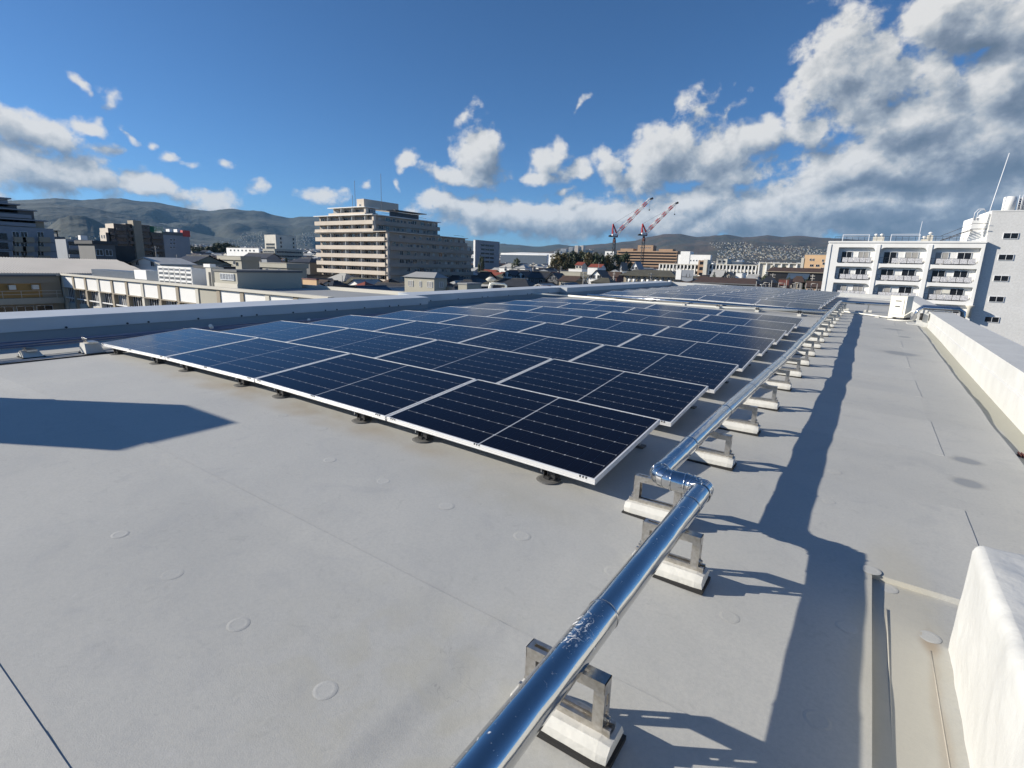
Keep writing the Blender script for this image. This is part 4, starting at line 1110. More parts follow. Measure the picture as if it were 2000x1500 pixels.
bpart(tA, 'penthouse', M['apt_band'], (p0.x, p1.x, AY+4, AY+4+17, lv[9]+fh, zt))
put_window(tA, p0.x+1.8, AY+3.96, zt-3.4, '-y', .7, 1.6, 'dglass')
ye9 = at_x(785, 420, AX).y
bpart(tA, 'roof_garden', M['dark_wall'], (xstep-4.5, xstep-3.9, AY+12, y884-8, lv[9]-.1, lv[9]+2.3), (xstep-6, xstep-1.5, AY+12, y884-6, lv[9]+2.6, lv[9]+2.85))
bpart(tA, 'handrail', M['rail'], (xstep-.1, xstep, AY+4, y884-8, lv[9]+.9, lv[9]+.98), (AX-.3, AX-.2, y884+1, y913-2, lv[7]+.9, lv[7]+1.0))
for px, y_, h_ in ((694, 360, 12), (745, 366, 14), (689, 390, 5)):
    p = at_y(px, 408, AY+5); bpart(tA, 'antenna', M['rail'], (p.x-.05, p.x+.05, AY+5, AY+5.1, lv[9]+2, lv[9]+2+h_*.72+2))

# ---- B: white apartment block with arched balconies on the right
dB = 90; PBc = at_d(1910, 500, dB); BX1, BY = PBc.x, PBc.y
BX0 = at_y(1612, 520, BY).x
zroof = at_y(1760, 474, BY).z
tB = thing('apartment_building', 'white apartment block with rounded arch balconies at the right, beside a tower', 'apartment building', (BX0, BY, GZ))
bx_px = [(1636, 1708), (1717, 1809), (1818, 1914)]
bays = [(at_y(a, 500, BY).x, at_y(b, 500, BY).x) for a, b in bx_px]
fhB = (at_y(1672, 514, BY).z - at_y(1666, 546.5, BY).z)
zfl = [at_y(1672, 514, BY).z - fhB*i for i in range(5)]
def arch_cell(mb, x0, x1, z0, z1, ix0, ix1, iz0, iz1, r, y0, y1, n=6, rads=None):
    rads = rads or (r, r, r, r)
    inner, outer = [], []
    cor = [(ix0, iz0, PI, 0), (ix1, iz0, 1.5*PI, 1), (ix1, iz1, 0, 2), (ix0, iz1, .5*PI, 3)]
    for (cx, cz, a0, k) in cor:
        rk = rads[k]; sx_ = 1 if cx == ix0 else -1; sz_ = 1 if cz == iz0 else -1
        for j in range(n+1):
            a = a0+PI/2*j/n
            inner.append((cx+sx_*rk+rk*math.cos(a), cz+sz_*rk+rk*math.sin(a)))
            ox = x0 if cx == ix0 else x1; oz = z0 if cz == iz0 else z1
            # walk round the outer rectangle corner
            t_ = j/n
            if k == 0: o_ = (x0, z0+rk*(1-t_)*.0 + (iz0+rk-z0)*(1-t_)*1.0) if t_ < .5 else (x0+(ix0+rk-x0)*(t_), z0)
            elif k == 1: o_ = (x1-(x1-ix1+rk)*(1-t_), z0) if t_ < .5 else (x1, z0+(iz0+rk-z0)*t_)
            elif k == 2: o_ = (x1, z1-(z1-iz1+rk)*(1-t_)) if t_ < .5 else (x1-(x1-ix1+rk)*t_, z1)
            else: o_ = (x0+(ix0+rk-x0)*(1-t_), z1) if t_ < .5 else (x0, z1-(z1-iz1+rk)*t_)
            if abs(t_-.5) < 1e-6: o_ = (ox, oz)
            outer.append(o_)
    N = len(inner)
    for j in range(N):
        k = (j+1) % N
        a, b, c_, d = outer[j], outer[k], inner[k], inner[j]
        mb.quad([(a[0],y0,a[1]),(b[0],y0,b[1]),(c_[0],y0,c_[1]),(d[0],y0,d[1])])
        mb.quad([(d[0],y0,d[1]),(c_[0],y0,c_[1]),(c_[0],y1,c_[1]),(d[0],y1,d[1])])
DB = .85
edgesx = [BX0, (bays[0][1]+bays[1][0])/2, (bays[1][1]+bays[2][0])/2, bays[2][1]+.45]
for i, (a, b) in enumerate(bays):
    for k in range(5):
        zf = zfl[k]; ztop = zroof if k == 0 else zfl[k-1]-.55
        za = zf-.55 if k < 4 else zf-1.0
        mb = MB(); top_in = (zroof-.85) if k == 0 else zfl[k-1]-.62
        arch_cell(mb, edgesx[i], edgesx[i+1], za, ztop, a, b, zf, top_in, .7, BY, BY+DB, rads=(.35 if i == 0 else .45, .45 if i < 2 else .8, .75 if i < 2 else .12, .12 if i == 0 else .8))
        build(mb, 'balcony_arch', M['bright'], tB)
        bpart(tB, 'balcony_floor', M['bright'], (edgesx[i]+.02, edgesx[i+1]-.02, BY+.05, BY+DB, zf-.25, zf))
        # railing: dark bars with white patterned boards
        mb = MB(); 
        mb.box(a+.1, b-.1, BY+.12, BY+.16, zf+1.08, zf+1.12); mb.box(a+.1, b-.1, BY+.12, BY+.16, zf+.12, zf+.15)
        for q in range(9):
            x = a+.15+(b-a-.3)*q/8; mb.box(x-.02, x+.02, BY+.12, BY+.16, zf, zf+1.1)
        build(mb, 'railing', M['rail'], tB)
        nb_ = 5; wd = (b-a-1.2)/nb_
        for q in range(nb_):
            if (i, k) == (1, 0) and q == 0: continue
            x = a+.85+wd*q
            o = bpart(tB, 'railing_panel', None, (x+.03, x+wd-.05, BY+.06, BY+.11, zf+.18, zf+1.03))
            o.data.materials.clear(); o.data.materials.append(M.setdefault('lattice', mat('lattice_board', (.80,.80,.80), .6, var=.9, vscale=9, col2=(.26,.26,.29), detail=1, stretch=(1.6,1,.8))))
        w_ = (b-a)*.27
        for u in (.24, .70): put_window(tB, a+(b-a)*u, BY+DB-.05, zf+.1, '-y', w_, 2.0, rr.choice(['dglass', 'dglass', 'curtain']), 'balcony_door')
        if (i, k) == (2, 2):
            bpart(tB, 'air_conditioner', M['ac'], (a+(b-a)*.40, a+(b-a)*.56, BY+.65, BY+1.0, zf+1.25, zf+1.9))
bpart(tB, 'body', M['bright'], (BX0+.02, bays[2][1]+.45, BY+DB, BY+11, GZ, zroof-.05))
for i in (1, 2): bpart(tB, 'pilaster', M['bright'], (edgesx[i]-.32, edgesx[i]+.32, BY-.12, BY, GZ, zroof-.35))
bpart(tB, 'left_pilaster', M['bright'], (BX0-.12, BX0+.5, BY-.12, BY, GZ, zroof-.3))
bpart(tB, 'roof_edge', M['bright'], (BX0-.1, bays[2][1]+.55, BY-.15, BY+11.1, zroof-.02, zroof+.28))
zz = zroof+.28
mb = MB()
for (xa, xb) in ((1631, 1925),):
    a = at_y(xa, 465, BY+2).x; b = at_y(xb, 465, BY+2).x
    for h in (.45, .9): mb.box(a, b, BY+1.9, BY+1.94, zz+h, zz+h+.05)
    for q in range(24): x = a+(b-a)*q/23; mb.box(x-.025, x+.025, BY+1.9, BY+1.94, zz, zz+.9)
build(mb, 'roof_railing', M['rail'], tB)
mb = MB()
for (xa, xb) in ((1646, 1697), (1740, 1796)):
    a = at_y(xa, 465, BY+1.5).x; b = at_y(xb, 465, BY+1.5).x
    mb.box(a, b, BY+1.48, BY+1.54, zz+1.25, zz+1.32); mb.box(a, b, BY+1.48, BY+1.54, zz+1.0, zz+1.04)
    for x in (a, b): mb.box(x-.05, x+.05, BY+1.46, BY+1.56, zz, zz+1.3)
build(mb, 'hanging_frame', M['white_rail'], tB)
for (px0, px1, hb) in ((1706, 1728, 1.0), (1801, 1812, .55), (1812, 1823, 1.25)):
    a = at_y(px0, 460, BY+4).x; b = at_y(px1, 460, BY+4).x
    bpart(tB, 'roof_vent', M['cream'], (a, b, BY+4, BY+5.5, zz-.1, zz+hb))
    for x in ((a*.75+b*.25, a*.25+b*.75) if b-a > 1.2 else ((a+b)/2,)):
        mb = MB(); mb.tube([(x,BY+4.7,zz+hb),(x,BY+4.7,zz+hb+.3),(x,BY+4.7,zz+hb+.35),(x,BY+4.7,zz+hb+.6)], [.14,.14,.38,.15], 12); build(mb, 'vent_cap', M['bright'], tB)
p = at_y(1793, 470, BY+3); mb = MB(); mb.tube([(p.x,BY+3,zz),(p.x+.1,BY+3,zz+3.6)], .035, 6); build(mb, 'antenna', M['white_rail'], tB)
# the stair tower, turned a little, set back behind the balconies
tw = thing('stair_tower', 'tall plain white stair tower with small paired windows at the right edge', 'stair tower', (bays[2][1]+.45, BY+.85, GZ))
rot = R(5); tw.rotation_euler = (0, 0, rot)
pT = at_y(1905, 400, BY+2.2)
zT = at_y(1930, 415, BY+2.2).z
wT = 10.2
mb = MB(); H_ = zT-GZ
mb.box(0, wT, 0, 8, 0, H_); lp2 = obj('wall', mb.mesh('wall', M['tower']), tw)
mb = MB(); mb.box(-2.2, 0, .9, 7, 0, H_-.9); mb.box(-.6, 0, .3, 7, 0, H_-.35); obj('side_wall', mb.mesh('side_wall', M['bright']), tw)
mb = MB(); mb.box(-.05, wT+.05, -.05, 8.05, H_, H_+.18); obj('roof_edge', mb.mesh('roof_edge', M['bright']), tw)
for k in range(6):
    o = obj('window', window_mesh(1.85, .85, 'dglass'), tw); o.location = (3.05-.12*k*0, -.03, H_-4.35-fhB*k*1.13)
mb = MB(); mb.tube([(2.3,1.5,H_+.1),(2.3,1.5,H_+2.4),(2.3,1.5,H_+2.5)], [.85,.85,.6], 20); obj('tank', mb.mesh('tank', M['bright']), tw)
mb = MB(); mb.tube([(4.4,2.0,H_+.1),(4.4,2.0,H_+2.3),(4.4,2.0,H_+2.45)], [.85,.85,.5], 20); obj('tank', mb.mesh('tank', M['grey_wall']), tw)
mb = MB()
for x in (3.3, 3.7): mb.tube([(x,.9,H_+.1),(x,.9,H_+2.7)], .05, 6)
for k in range(7): mb.tube([(3.3,.9,H_+.4+.35*k),(3.7,.9,H_+.4+.35*k)], .03, 5)
obj('ladder', mb.mesh('ladder', M['white_rail']), tw)
mb = MB(); mb.tube([(-.5,.2,H_-4.0),(-.25,.2,H_+.6),(.6,.2,H_+9.2)], .06, 8); obj('antenna', mb.mesh('antenna', M['white_rail']), tw)
mb = MB(); mb.tube([(-1.7,.8,H_-1.2),(-1.7,.8,H_-.1),(-1.4,.8,H_+.35),(-.9,.8,H_+.45),(-.6,.8,H_+.1)], .05, 6); mb.tube([(-2.1,.8,H_-1.2),(-2.1,.8,H_-.1),(-1.7,.8,H_+.5),(-1.0,.8,H_+.6),(-.7,.8,H_+.1)], .05, 6); obj('handrail', mb.mesh('handrail', M['white_rail']), tw)
# outdoor stair from roof to tower
mb = MB(); a = at_y(1848, 466, BY+2).x-tw.location.x; 
for k in range(10):
    x = -6.2+.42*k; mb.box(x, x+.42, -.4, .6, zz-GZ+.2*k, zz-GZ+.2*k+.06)
mb.tube([(-6.2,-.4,zz-GZ+.9),(-2.2,-.4,zz-GZ+2.9),(-.2,-.4,zz-GZ+2.9)], .04, 5); mb.tube([(-6.2,-.4,zz-GZ+.1),(-2.2,-.4,zz-GZ+2.0),(-.2,-.4,zz-GZ+2.0)], .06, 5)
o = obj('stair', mb.mesh('stair', M['rail']), tw); o.rotation_euler = (0, 0, -rot)
# round drain pipe head at the corner
mb = MB(); x = bays[2][1]+.1; mb.tube([(x,BY-.35,zfl[2]-2.6),(x,BY-.35,zfl[2]-1.1),(x,BY-.35,zfl[2]-.75),(x,BY-.35,zfl[2]-.6)], [.32,.32,.62,.62], 16); build(mb, 'round_post', M['cream'], tB)

# ---- C: low school wing with white panels
CY = 28.09
cxs = [-95.91+4.2*i for i in range(15)]
zc1, zc0 = -2.93, -3.16
tC = thing('school_building', 'low school wing with a row of square white wall panels between grey pillars', 'school building', (-95.9, CY, GZ))
bpart(tC, 'wall', M['cream'], (-95.9, -37.0, CY+.6, CY+9.5, GZ, zc0-.10))
bpart(tC, 'roof_edge', M['cream'], (-96.4, -36.6, CY-.18, CY+.4, zc0-.02, zc1-.0))
bpart(tC, 'roof', M['roof_grey'], (-95.9, -37, CY+.4, CY+9.6, zc0-.10, zc0+.02))
bpart(tC, 'rear_roof_edge', M['cream'], (-95.9, -37, CY+9.2, CY+9.8, zc0+.02, zc0+.35))
zb = -4.82
for i, x in enumerate(cxs):
    bpart(tC, 'pillar', M['tan'] if i % 3 else M['cream'], (x-.30, x+.30, CY+.0, CY+.6, GZ, zc0-.02))
    if i < len(cxs)-1:
        bpart(tC, 'wall_panel', M['beige'] if i == 9 else M['bright'], (x+.30, x+4.2-.30, CY+.10, CY+.62, zb, zc0-.10))
        bpart(tC, 'sill_panel', M['cream'], (x+.28, x+4.2-.28, CY+.30, CY+.62, -8.2, -7.0))
        for (a, w) in ((.9, 1.1), (2.1, 1.1), (3.3, 1.0)):
            put_window(tC, x+a, CY+.56, -6.95, '-y', w, 1.95, rr.choice(['dglass', 'dglass', 'curtain']))
        bpart(tC, 'awning', M['tan'], (x+.30, x+3.90, CY-.15, CY+.28, zb-.10, zb-.02))
        bpart(tC, 'window_rail', M['bright'], (x+.28, x+3.92, CY+.1, CY+.16, -6.35, -6.20))
# low structure with solar water tubes and dark tank row on its roof
tt = thing('roof_duct', 'dark duct running along the school roof', 'duct', (-85, CY+3, zc0))
qx = lambda p: at_y(p, 540, CY+3).x
bpart(tt, 'duct', M['tile_blue'], (qx(180), qx(262), CY+3, CY+5, zc0+.05, zc0+.9))
tt = thing('roof_duct', 'grey duct box on the school roof with slanted white end', 'duct', (-68, CY+3, zc0))
bpart(tt, 'duct', M['tile_blue'], (qx(286), qx(332), CY+3, CY+5, zc0+.05, zc0+1.25)); bpart(tt, 'end', M['bright'], (qx(263), qx(286), CY+3, CY+5, zc0+.05, zc0+1.2))
tt = thing('equipment_frame', 'white framed equipment rack on the school roof', 'equipment rack', (-56, CY+3, zc0))
mb = MB()
for z_ in (.25, .75, 1.25, 1.7): mb.box(qx(335), qx(400), CY+1.6, CY+1.9, zc0+z_, zc0+z_+.22)
for k in range(7): mb.box(qx(335)+(qx(400)-qx(335))*k/6-.08, qx(335)+(qx(400)-qx(335))*k/6+.08, CY+1.6, CY+3.4, zc0, zc0+1.8)
build(mb, 'frame', M['bright'], tt)
bpart(tt, 'back', M['black'], (qx(352), qx(402), CY+4.5, CY+6.5, zc0, zc0+2.1))
# stair head on the school roof
PJ = at_y(465, 560, CY+1.2)
xj0, xj1 = at_y(421, 560, CY+1.2).x, PJ.x
zj = at_y(463, 532, CY+1.2).z
yj = at_x(589, 545, xj1).y
tJ = thing('roof_house', 'beige box shaped stair head with a slot window on the school roof', 'roof building', (xj1, CY+1.2, zc0))
bpart(tJ, 'wall', M['beige'], (xj0, xj1, CY+1.2, min(yj, CY+30), GZ if yj > CY+9 else zc0, zj))
bpart(tJ, 'roof_edge', M['dark_wall'], (xj0-.1, xj1+.12, CY+1.1, min(yj, CY+30)+.1, zj, zj+.22))
for k in range(5): put_window(tJ, xj0+1.5+.95*k*(xj1-xj0)/8, CY+1.17, zc0+.95, '-y', .75*(xj1-xj0)/8, .55, 'curtain')
bpart(tJ, 'front_wall', M['cream'], (xj0-.02, xj1+.02, CY+1.12, CY+1.2, zc0, zc0+.55))
tt = thing('roof_post', 'white square shaft standing left of the beige stair head', 'shaft', (xj0-2, CY+2, zc0))
a, b = at_y(403, 540, CY+2).x, at_y(413, 540, CY+2).x; zt_ = at_y(405, 522, CY+2).z
bpart(tt, 'shaft', M['cream'], (a, b, CY+2, CY+3.4, zc0, zt_)); bpart(tt, 'cap', M['bright'], (a-.2, b+.1, CY+1.9, CY+2.5, zt_, zt_+.35)); bpart(tt, 'slot', M['black'], (b-.5, b-.15, CY+1.96, CY+1.99, zt_-2.6, zt_-.5))
# lower sheds right of the school wing
tt = thing('shed', 'low shed with a pale sloping roof and dark open front behind the parapet', 'shed', (-45, 48, GZ))
c = at_d(618, 577, 78); x0, x1 = at_y(590, 575, c.y).x, at_y(690, 572, c.y).x
mb = MB(); zt_ = c.z+.3
mb.hexa([(x0,c.y,GZ),(x1,c.y,GZ),(x1,c.y+9,GZ),(x0,c.y+9,GZ),(x0,c.y,zt_-.2),(x1,c.y,zt_-2.0),(x1,c.y+9,zt_-2.0),(x0,c.y+9,zt_-.2)]); build(mb, 'wall', M['dark_wall'], tt)
mb = MB(); mb.hexa([(x0-.5,c.y-.6,zt_-.15),(x1+.5,c.y-.6,zt_-1.9),(x1+.5,c.y+9.5,zt_-1.9),(x0-.5,c.y+9.5,zt_-.15),(x0-.5,c.y-.6,zt_),(x1+.5,c.y-.6,zt_-1.75),(x1+.5,c.y+9.5,zt_-1.75),(x0-.5,c.y+9.5,zt_)]); build(mb, 'roof', M['tile_pale'], tt)
tt, bb = corner_building('storehouse', 'orange brown low storehouse beside the big apartment block', 591, 618, 622, 547, 120, 'orange_wall', rows=0, roofm='roof_grey', cat='storehouse')
tt.children[0].data.materials[0] = M['rust']

# ---- D: gymnasium with ribbed metal roof
DX = -96.2; zE_ = -2.95
yD1 = at_x(292, 533, DX).y; yD0 = -6
tD = thing('gymnasium', 'long building under a ribbed beige sheet metal roof at the far left', 'gymnasium', (DX, yD0, GZ))
bpart(tD, 'wall', M['tan'], (DX-16, DX, yD0, CY-.1, GZ, zE_-.35), (DX-16, DX-1, CY, yD1-1, GZ, zE_-.35))
mb = MB(); rx = DX-9; rz = at_x(100, 505, rx).z
yr1 = at_x(228, 507, rx).y
ny = 150
for i in range(ny):
    ya, yb = yD0+(yD1-yD0)*i/ny, yD0+(yD1-yD0)*(i+1)/ny
    def top(y): 
        k = 0 if y < yr1 else (y-yr1)/(yD1-yr1)
        return rx+(DX+.5-rx)*k, rz+(zE_-rz)*k
    xa, za = top(ya); xb, zb_ = top(yb); ym = (ya+yb)/2
    xm, zm = top(ym)
    mb.quad([(DX+.5,ya,zE_),(DX+.5,ym,zE_+.10),(xm,ym,zm+.10),(xa,ya,za)]); mb.quad([(DX+.5,ym,zE_+.10),(DX+.5,yb,zE_),(xb,yb,zb_),(xm,ym,zm+.10)])
    mb.quad([(xa,ya,za),(xm,ym,zm+.1),(xa-9,ym,zE_),(xa-9,ya,zE_)])
    mb.quad([(DX+.5,ya,zE_-.35),(DX+.5,yb,zE_-.35),(DX+.5,yb,zE_),(DX+.5,ya,zE_)])
build(mb, 'roof', M['roof_metal'], tD)
mb = MB(); mb.box(DX+.5, DX+.62, yD0, CY-.6, zE_-.42, zE_-.18); build(mb, 'gutter', M['dark_wall'], tD)
bpart(tD, 'beam', M['tan'], (DX, DX+.3, yD0, CY-.2, zE_-1.35, zE_-.42))
for y in (19.9, 12.6):   # pillars of the veranda
    bpart(tD, 'pillar', M['dark_wall'] if 0 else M['tan'], (DX, DX+1.2, y-.45, y+.45, GZ, zE_-1.0))
bpart(tD, 'veranda_floor', M['beige'], (DX, DX+1.1, yD0, CY-.25, -7.05, -6.25))
for (ya, yb) in ((yD0, 19.3), (20.5, CY-2.3)):
    bpart(tD, 'golden_wall', M['gold'], (DX-.0, DX+.06, ya, yb, -6.25, zE_-1.36))
for y in (16.5, 18.4, 22.6, 25.0):
    bpart(tD, 'outdoor_unit', M['ac'], (DX+.3, DX+.8, y-.35, y+.35, -5.1, -4.5)); 
for y in (17.4, 23.8): put_window(tD, DX+.08, y, -4.25, '+x', 1.6, .35, 'dglass')
for y in (11.5, 13.6, 15.6, 17.6, 21.6, 23.7, 25.8): put_window(tD, DX+.04, y, -8.9, '+x', 1.7, 1.5, 'dglass')
mb = MB()
for z_ in (-5.3, -5.75): mb.box(DX+1.0, DX+1.04, 10, CY-.4, z_, z_+.05)
for k in range(10): mb.box(DX+1.0, DX+1.04, 10+1.9*k, 10.04+1.9*k, -6.25, -5.25)
build(mb, 'railing', M['cream'], tD)

# ---- E: stepped tall block, far left
def xface(name, label, x_px, top_py, d, px_l, px_r, m, steps=None, cat='apartment building', depth=14):
    c = at_d(px_r, top_py, d); X = c.x
    y0 = at_x(px_l, top_py, X).y; y1 = c.y
    t = thing(name, label, cat, (X, y0, GZ))
    bpart(t, 'wall', M[m], (X-depth, X, y0, y1, GZ, c.z))
    return t, X, y0, y1, c.z
tE, EX, ey0, ey1, ez = xface('apartment_building', 'grey stepped apartment block at the left edge of the picture', 0, 447, 135, -60, 104, 'grey_wall')
def zat(px, py, X=None): return at_x(px, py, X).z
for (pl, pr_, pt, pb, m) in ((-60, 85, 433, 449, 'tan'), (-60, 65, 413, 434, 'dark_wall'), (-60, 32, 401, 414, 'dark_wall'), (-60, 14, 389, 402, 'grey_wall')):
    ya, yb = at_x(-60, pt, EX-1).y, at_x(pr_, pt, EX-1).y
    bpart(tE, 'upper_storey', M[m], (EX-13, EX-.9, ya, yb, zat(pr_, pb+2, EX-1), zat(pr_, pt, EX-1)))
    bpart(tE, 'roof_slab', M['grey_wall'], (EX-13, EX-.2, ya, yb+.6, zat(pr_, pt, EX-1), zat(pr_, pt, EX-1)+.3))
for py in (424, 440): bpart(tE, 'balcony', M['grey_wall'], (EX-.35, EX-.15, at_x(-60, py, EX).y, at_x(62 if py < 430 else 70, py, EX).y, zat(60, py+3, EX), zat(60, py-4, EX)))
for k, py in enumerate((464, 482, 500)):
    for px in (37, 53, 85):
        y = at_x(px, py, EX).y; z = zat(px, py+3, EX)
        bpart(tE, 'balcony', M['tan'], (EX, EX+.9, y-1.1, y+1.1, z-.8, z+.5)); put_window(tE, EX+.03, y-.5, z+.5, '+x', 1.2, 1.2, 'dglass')
    bpart(tE, 'band', M['dark_wall'], (EX, EX+.05, ey0, ey1, zat(50, py+8, EX)-.08, zat(50, py+8, EX)+.08))
    bpart(tE, 'dark_recess', M['dglass'], (EX+.0, EX+.12, at_x(-60, py, EX).y, at_x(14+2*k, py, EX).y, zat(10, py, EX)-.5, zat(10, py, EX)+1.0))
tF, FX_, fy0, fy1, fz = xface('apartment_building', 'small grey apartment house with two deep balconies left of the dark tall block', 0, 469, 175, 128, 172, 'grey_wall', depth=10)
for py in (477, 494):
    bpart(tF, 'dark_recess', M['dglass'], (FX_, FX_+.08, at_x(134, py, FX_).y, at_x(162, py, FX_).y, zat(150, py+3, FX_), zat(150, py-5, FX_)))
    bpart(tF, 'balcony', M['grey_wall'], (FX_+.1, FX_+.9, at_x(133, py, FX_).y, at_x(164, py, FX_).y, zat(150, py+9, FX_), zat(150, py+3, FX_)))
tt, *_r = xface('building', 'narrow dark building with a roof frame between two grey apartment houses', 0, 463, 178, 104, 127, 'dark_wall', depth=12, cat='building')
bpart(tt, 'roof_frame', M['black'], (_r[0]-6, _r[0], _r[1]+1, _r[1]+1.2, _r[3], _r[3]+2.0), (_r[0]-6, _r[0], _r[2]-2, _r[2]-1.8, _r[3], _r[3]+2), (_r[0]-6, _r[0], _r[1], _r[2]-1, _r[3]+1.8, _r[3]+2.0))
p = at_d(155, 464, 190); tt = thing('roof_sign', 'bright white water tank on the roof left of the dark block', 'tank', p); bpart(tt, 'tank', M['bright'], (p.x-1.2, p.x+1.2, p.y, p.y+2, p.z-1.2, p.z+.8))

# ---- G: dark stepped apartment block
cG = at_d(207, 454, 235); GX = cG.x
tG = thing('apartment_building', 'dark brown stepped apartment block with a tall central shaft on the left', 'apartment building', (GX, cG.y, GZ))
steps_ = [(195, 207, 225, 454), (207, 211, 240, 447), (219, 228, 262, 438), (228, 256, 290, 441), (262, 290, 318, 456)]
yy = cG.y
def gx(px, py): return at_x(px, py, GX)
bpart(tG, 'wall', M['brown_tile'], (at_y(195, 454, cG.y).x, GX, cG.y, gx(222, 454).y, GZ, cG.z))
bpart(tG, 'lit_wall', M['apt_band'], (at_y(195, 454, cG.y).x-.1, GX-.2, cG.y-.12, cG.y, GZ, cG.z+.1))  # pale colour paints the sun onto this face of the brown block
for (pl, pr_, pt) in ((211, 224, 446), (222, 246, 438), (246, 292, 440), (292, 318, 455)):
    ya, yb = gx(pl, pt).y, gx(pr_, pt).y
    bpart(tG, 'wall', M['brown_tile'], (GX-9, GX+.0, ya, yb, GZ, gx(pr_, pt).z))
    zt_ = gx(pr_, pt).z
    k = 0
    while zt_-2.9*(k+1) > GZ:
        z = zt_-2.9*(k+1)
        bpart(tG, 'balcony', M['brown_tile'], (GX+.05, GX+1.1, ya+.5, yb-.5, z-.15, z+1.0))
        bpart(tG, 'dark_recess', M['dglass'], (GX, GX+.06, ya+.6, yb-.6, z+1.0, z+2.4)); k += 1
    bpart(tG, 'lit_edge', M['apt_band'], (GX-9, GX-.1, ya-.1, ya, zt_-2.6, zt_))  # sunlit end of each step, painted by the paler colour
ya, yb = gx(256, 432).y, gx(272, 432).y
bpart(tG, 'lift_shaft', M['tan'], (GX-4, GX+1.8, ya, yb, GZ, gx(264, 431).z))
for (u, z) in ((.3, 1.2), (.7, 1.2), (.3, 4.1), (.7, 4.1)):
    x0 = at_y(195, 454, cG.y).x; put_window(tG, x0+(GX-x0)*u, cG.y-.16, cG.z-z-1.3, '-y', .9, 1.4, 'dglass')
tt = thing('safety_net', 'green scaffold net on the roof of the dark apartment block', 'net', (GX, gx(292, 445).y, gx(292, 455).z))
mb = MB()
ya, yb = gx(288, 450).y, gx(320, 450).y; za, zb_ = gx(300, 455).z, gx(300, 442).z
for k in range(12): y = ya+(yb-ya)*k/11; mb.box(GX-8, GX-7.9, y-.06, y+.06, za, zb_); mb.box(GX-1.0, GX-.9, y-.06, y+.06, za, zb_)
for k in range(6): z = za+(zb_-za)*k/5; mb.box(GX-8, GX-7.9, ya, yb, z-.05, z+.05); mb.box(GX-1.0, GX-.9, ya, yb, z-.05, z+.05)
mb.box(GX-1.05, GX-1.02, ya, ya+(yb-ya)*.45, za, zb_)
build(mb, 'net', M['green_net'], tt)
# H office with red sign band
tH, HX, hy0, hy1, hz = xface('office_building', 'pale grey office block with a dark red band on its roof', 0, 455, 300, 316, 369, 'grey_wall', cat='office building')
bpart(tH, 'sign_band', M['red'], (HX-3, HX+.3, at_x(356, 450, HX).y, hy1+.4, at_x(360, 462, HX).z, at_x(360, 450, HX).z)); bpart(tH, 'dark_band', M['dark_wall'], (HX, HX+.2, hy0, hy1, hz-1.8, hz-.3))
for px in (334, 340):
    for py in (468, 475, 483): put_window(tH, HX+.03, at_x(px, py, HX).y, at_x(px, py, HX).z-.6, '+x', .9, .9, 'dglass')
bpart(tH, 'roof_box', M['bright'], (HX-8, HX-4, at_x(331, 452, HX-4).y, at_x(336, 452, HX-4).y, hz, hz+1.6), (HX-8, HX-4, at_x(346, 452, HX-4).y, at_x(353, 452, HX-4).y, hz, hz+1.8))
# I distant pale block
tI, b_ = corner_building('office_building', 'pale block with an open stair front left of the big apartment block', 516, 538, 578, 458.5, 480, 'cream', rows=0, cat='office building')
x0, x1, y0, y1, zt_ = b_
for k in range(4): bpart(tI, 'opening', M['dglass'], (x0+2, x1-2.2, y0-.1, y0, zt_-9.5-2.9*k*.95, zt_-7.6-2.9*k*.95))
for u in (.2, .82):
    for k in range(4): bpart(tI, 'opening', M['dglass'], (x1, x1+.15, y0+(y1-y0)*u, y0+(y1-y0)*(u+.07), zt_-4-3.6*k, zt_-2-3.6*k))
tt, b_ = corner_building('apartment_building', 'row of low grey apartment flats in front of the pale block', 513, 536, 592, 486.5, 380, 'beige', rows=4, wy=fr(5), wx=fr(9), wh=1.3, ww=3.0, fh=2.9, kind='dglass')
corner_building('building', 'long low white building above the equipment rack', 442, 505, 508, 485, 400, 'bright', rows=1, wy=fr(7), wh=1.2, ww=2)
# K office right of the apartment block
tK, b_ = corner_building('office_building', 'blue grey office block with ribbon windows just right of the big apartment block', 925, 928.5, 976, 469, 330, 'grey_wall', cat='office building')
x0, x1, y0, y1, zt_ = b_
for k in range(5):
    for (u, v) in ((.22, .37), (.40, .56), (.59, .75)):
        bpart(tK, 'window', M['dglass'], (x1, x1+.12, y0+(y1-y0)*u, y0+(y1-y0)*v, zt_-3.2-2.55*k, zt_-2.2-2.55*k))
bpart(tK, 'lit_face', M['bright'], (x0, x1, y0-.15, y0, GZ, zt_))  # white slab carries the sunlight of the left face in its colour
# factory with white roof
tt = thing('factory', 'long pale factory with a gently pitched white roof', 'factory', at_d(1000, 500, 420))
c0 = at_d(978, 494, 560); x0 = c0.x; y0 = c0.y; x1 = at_y(1068, 500, y0).x; z1_ = at_y(978, 494, y0).z
mb = MB(); mb.hexa([(x0,y0,GZ),(x1,y0,GZ),(x1,y0+40,GZ),(x0,y0+40,GZ),(x0,y0,z1_),(x1,y0,z1_-1.2),(x1,y0+40,z1_+1.4),(x0,y0+40,z1_+2.0)]); build(mb, 'wall', M['bright'], tt)
bpart(tt, 'dark_wall', M['tile_blue'], (x0, x1, y0-.4, y0-.1, GZ, z1_-1.8))
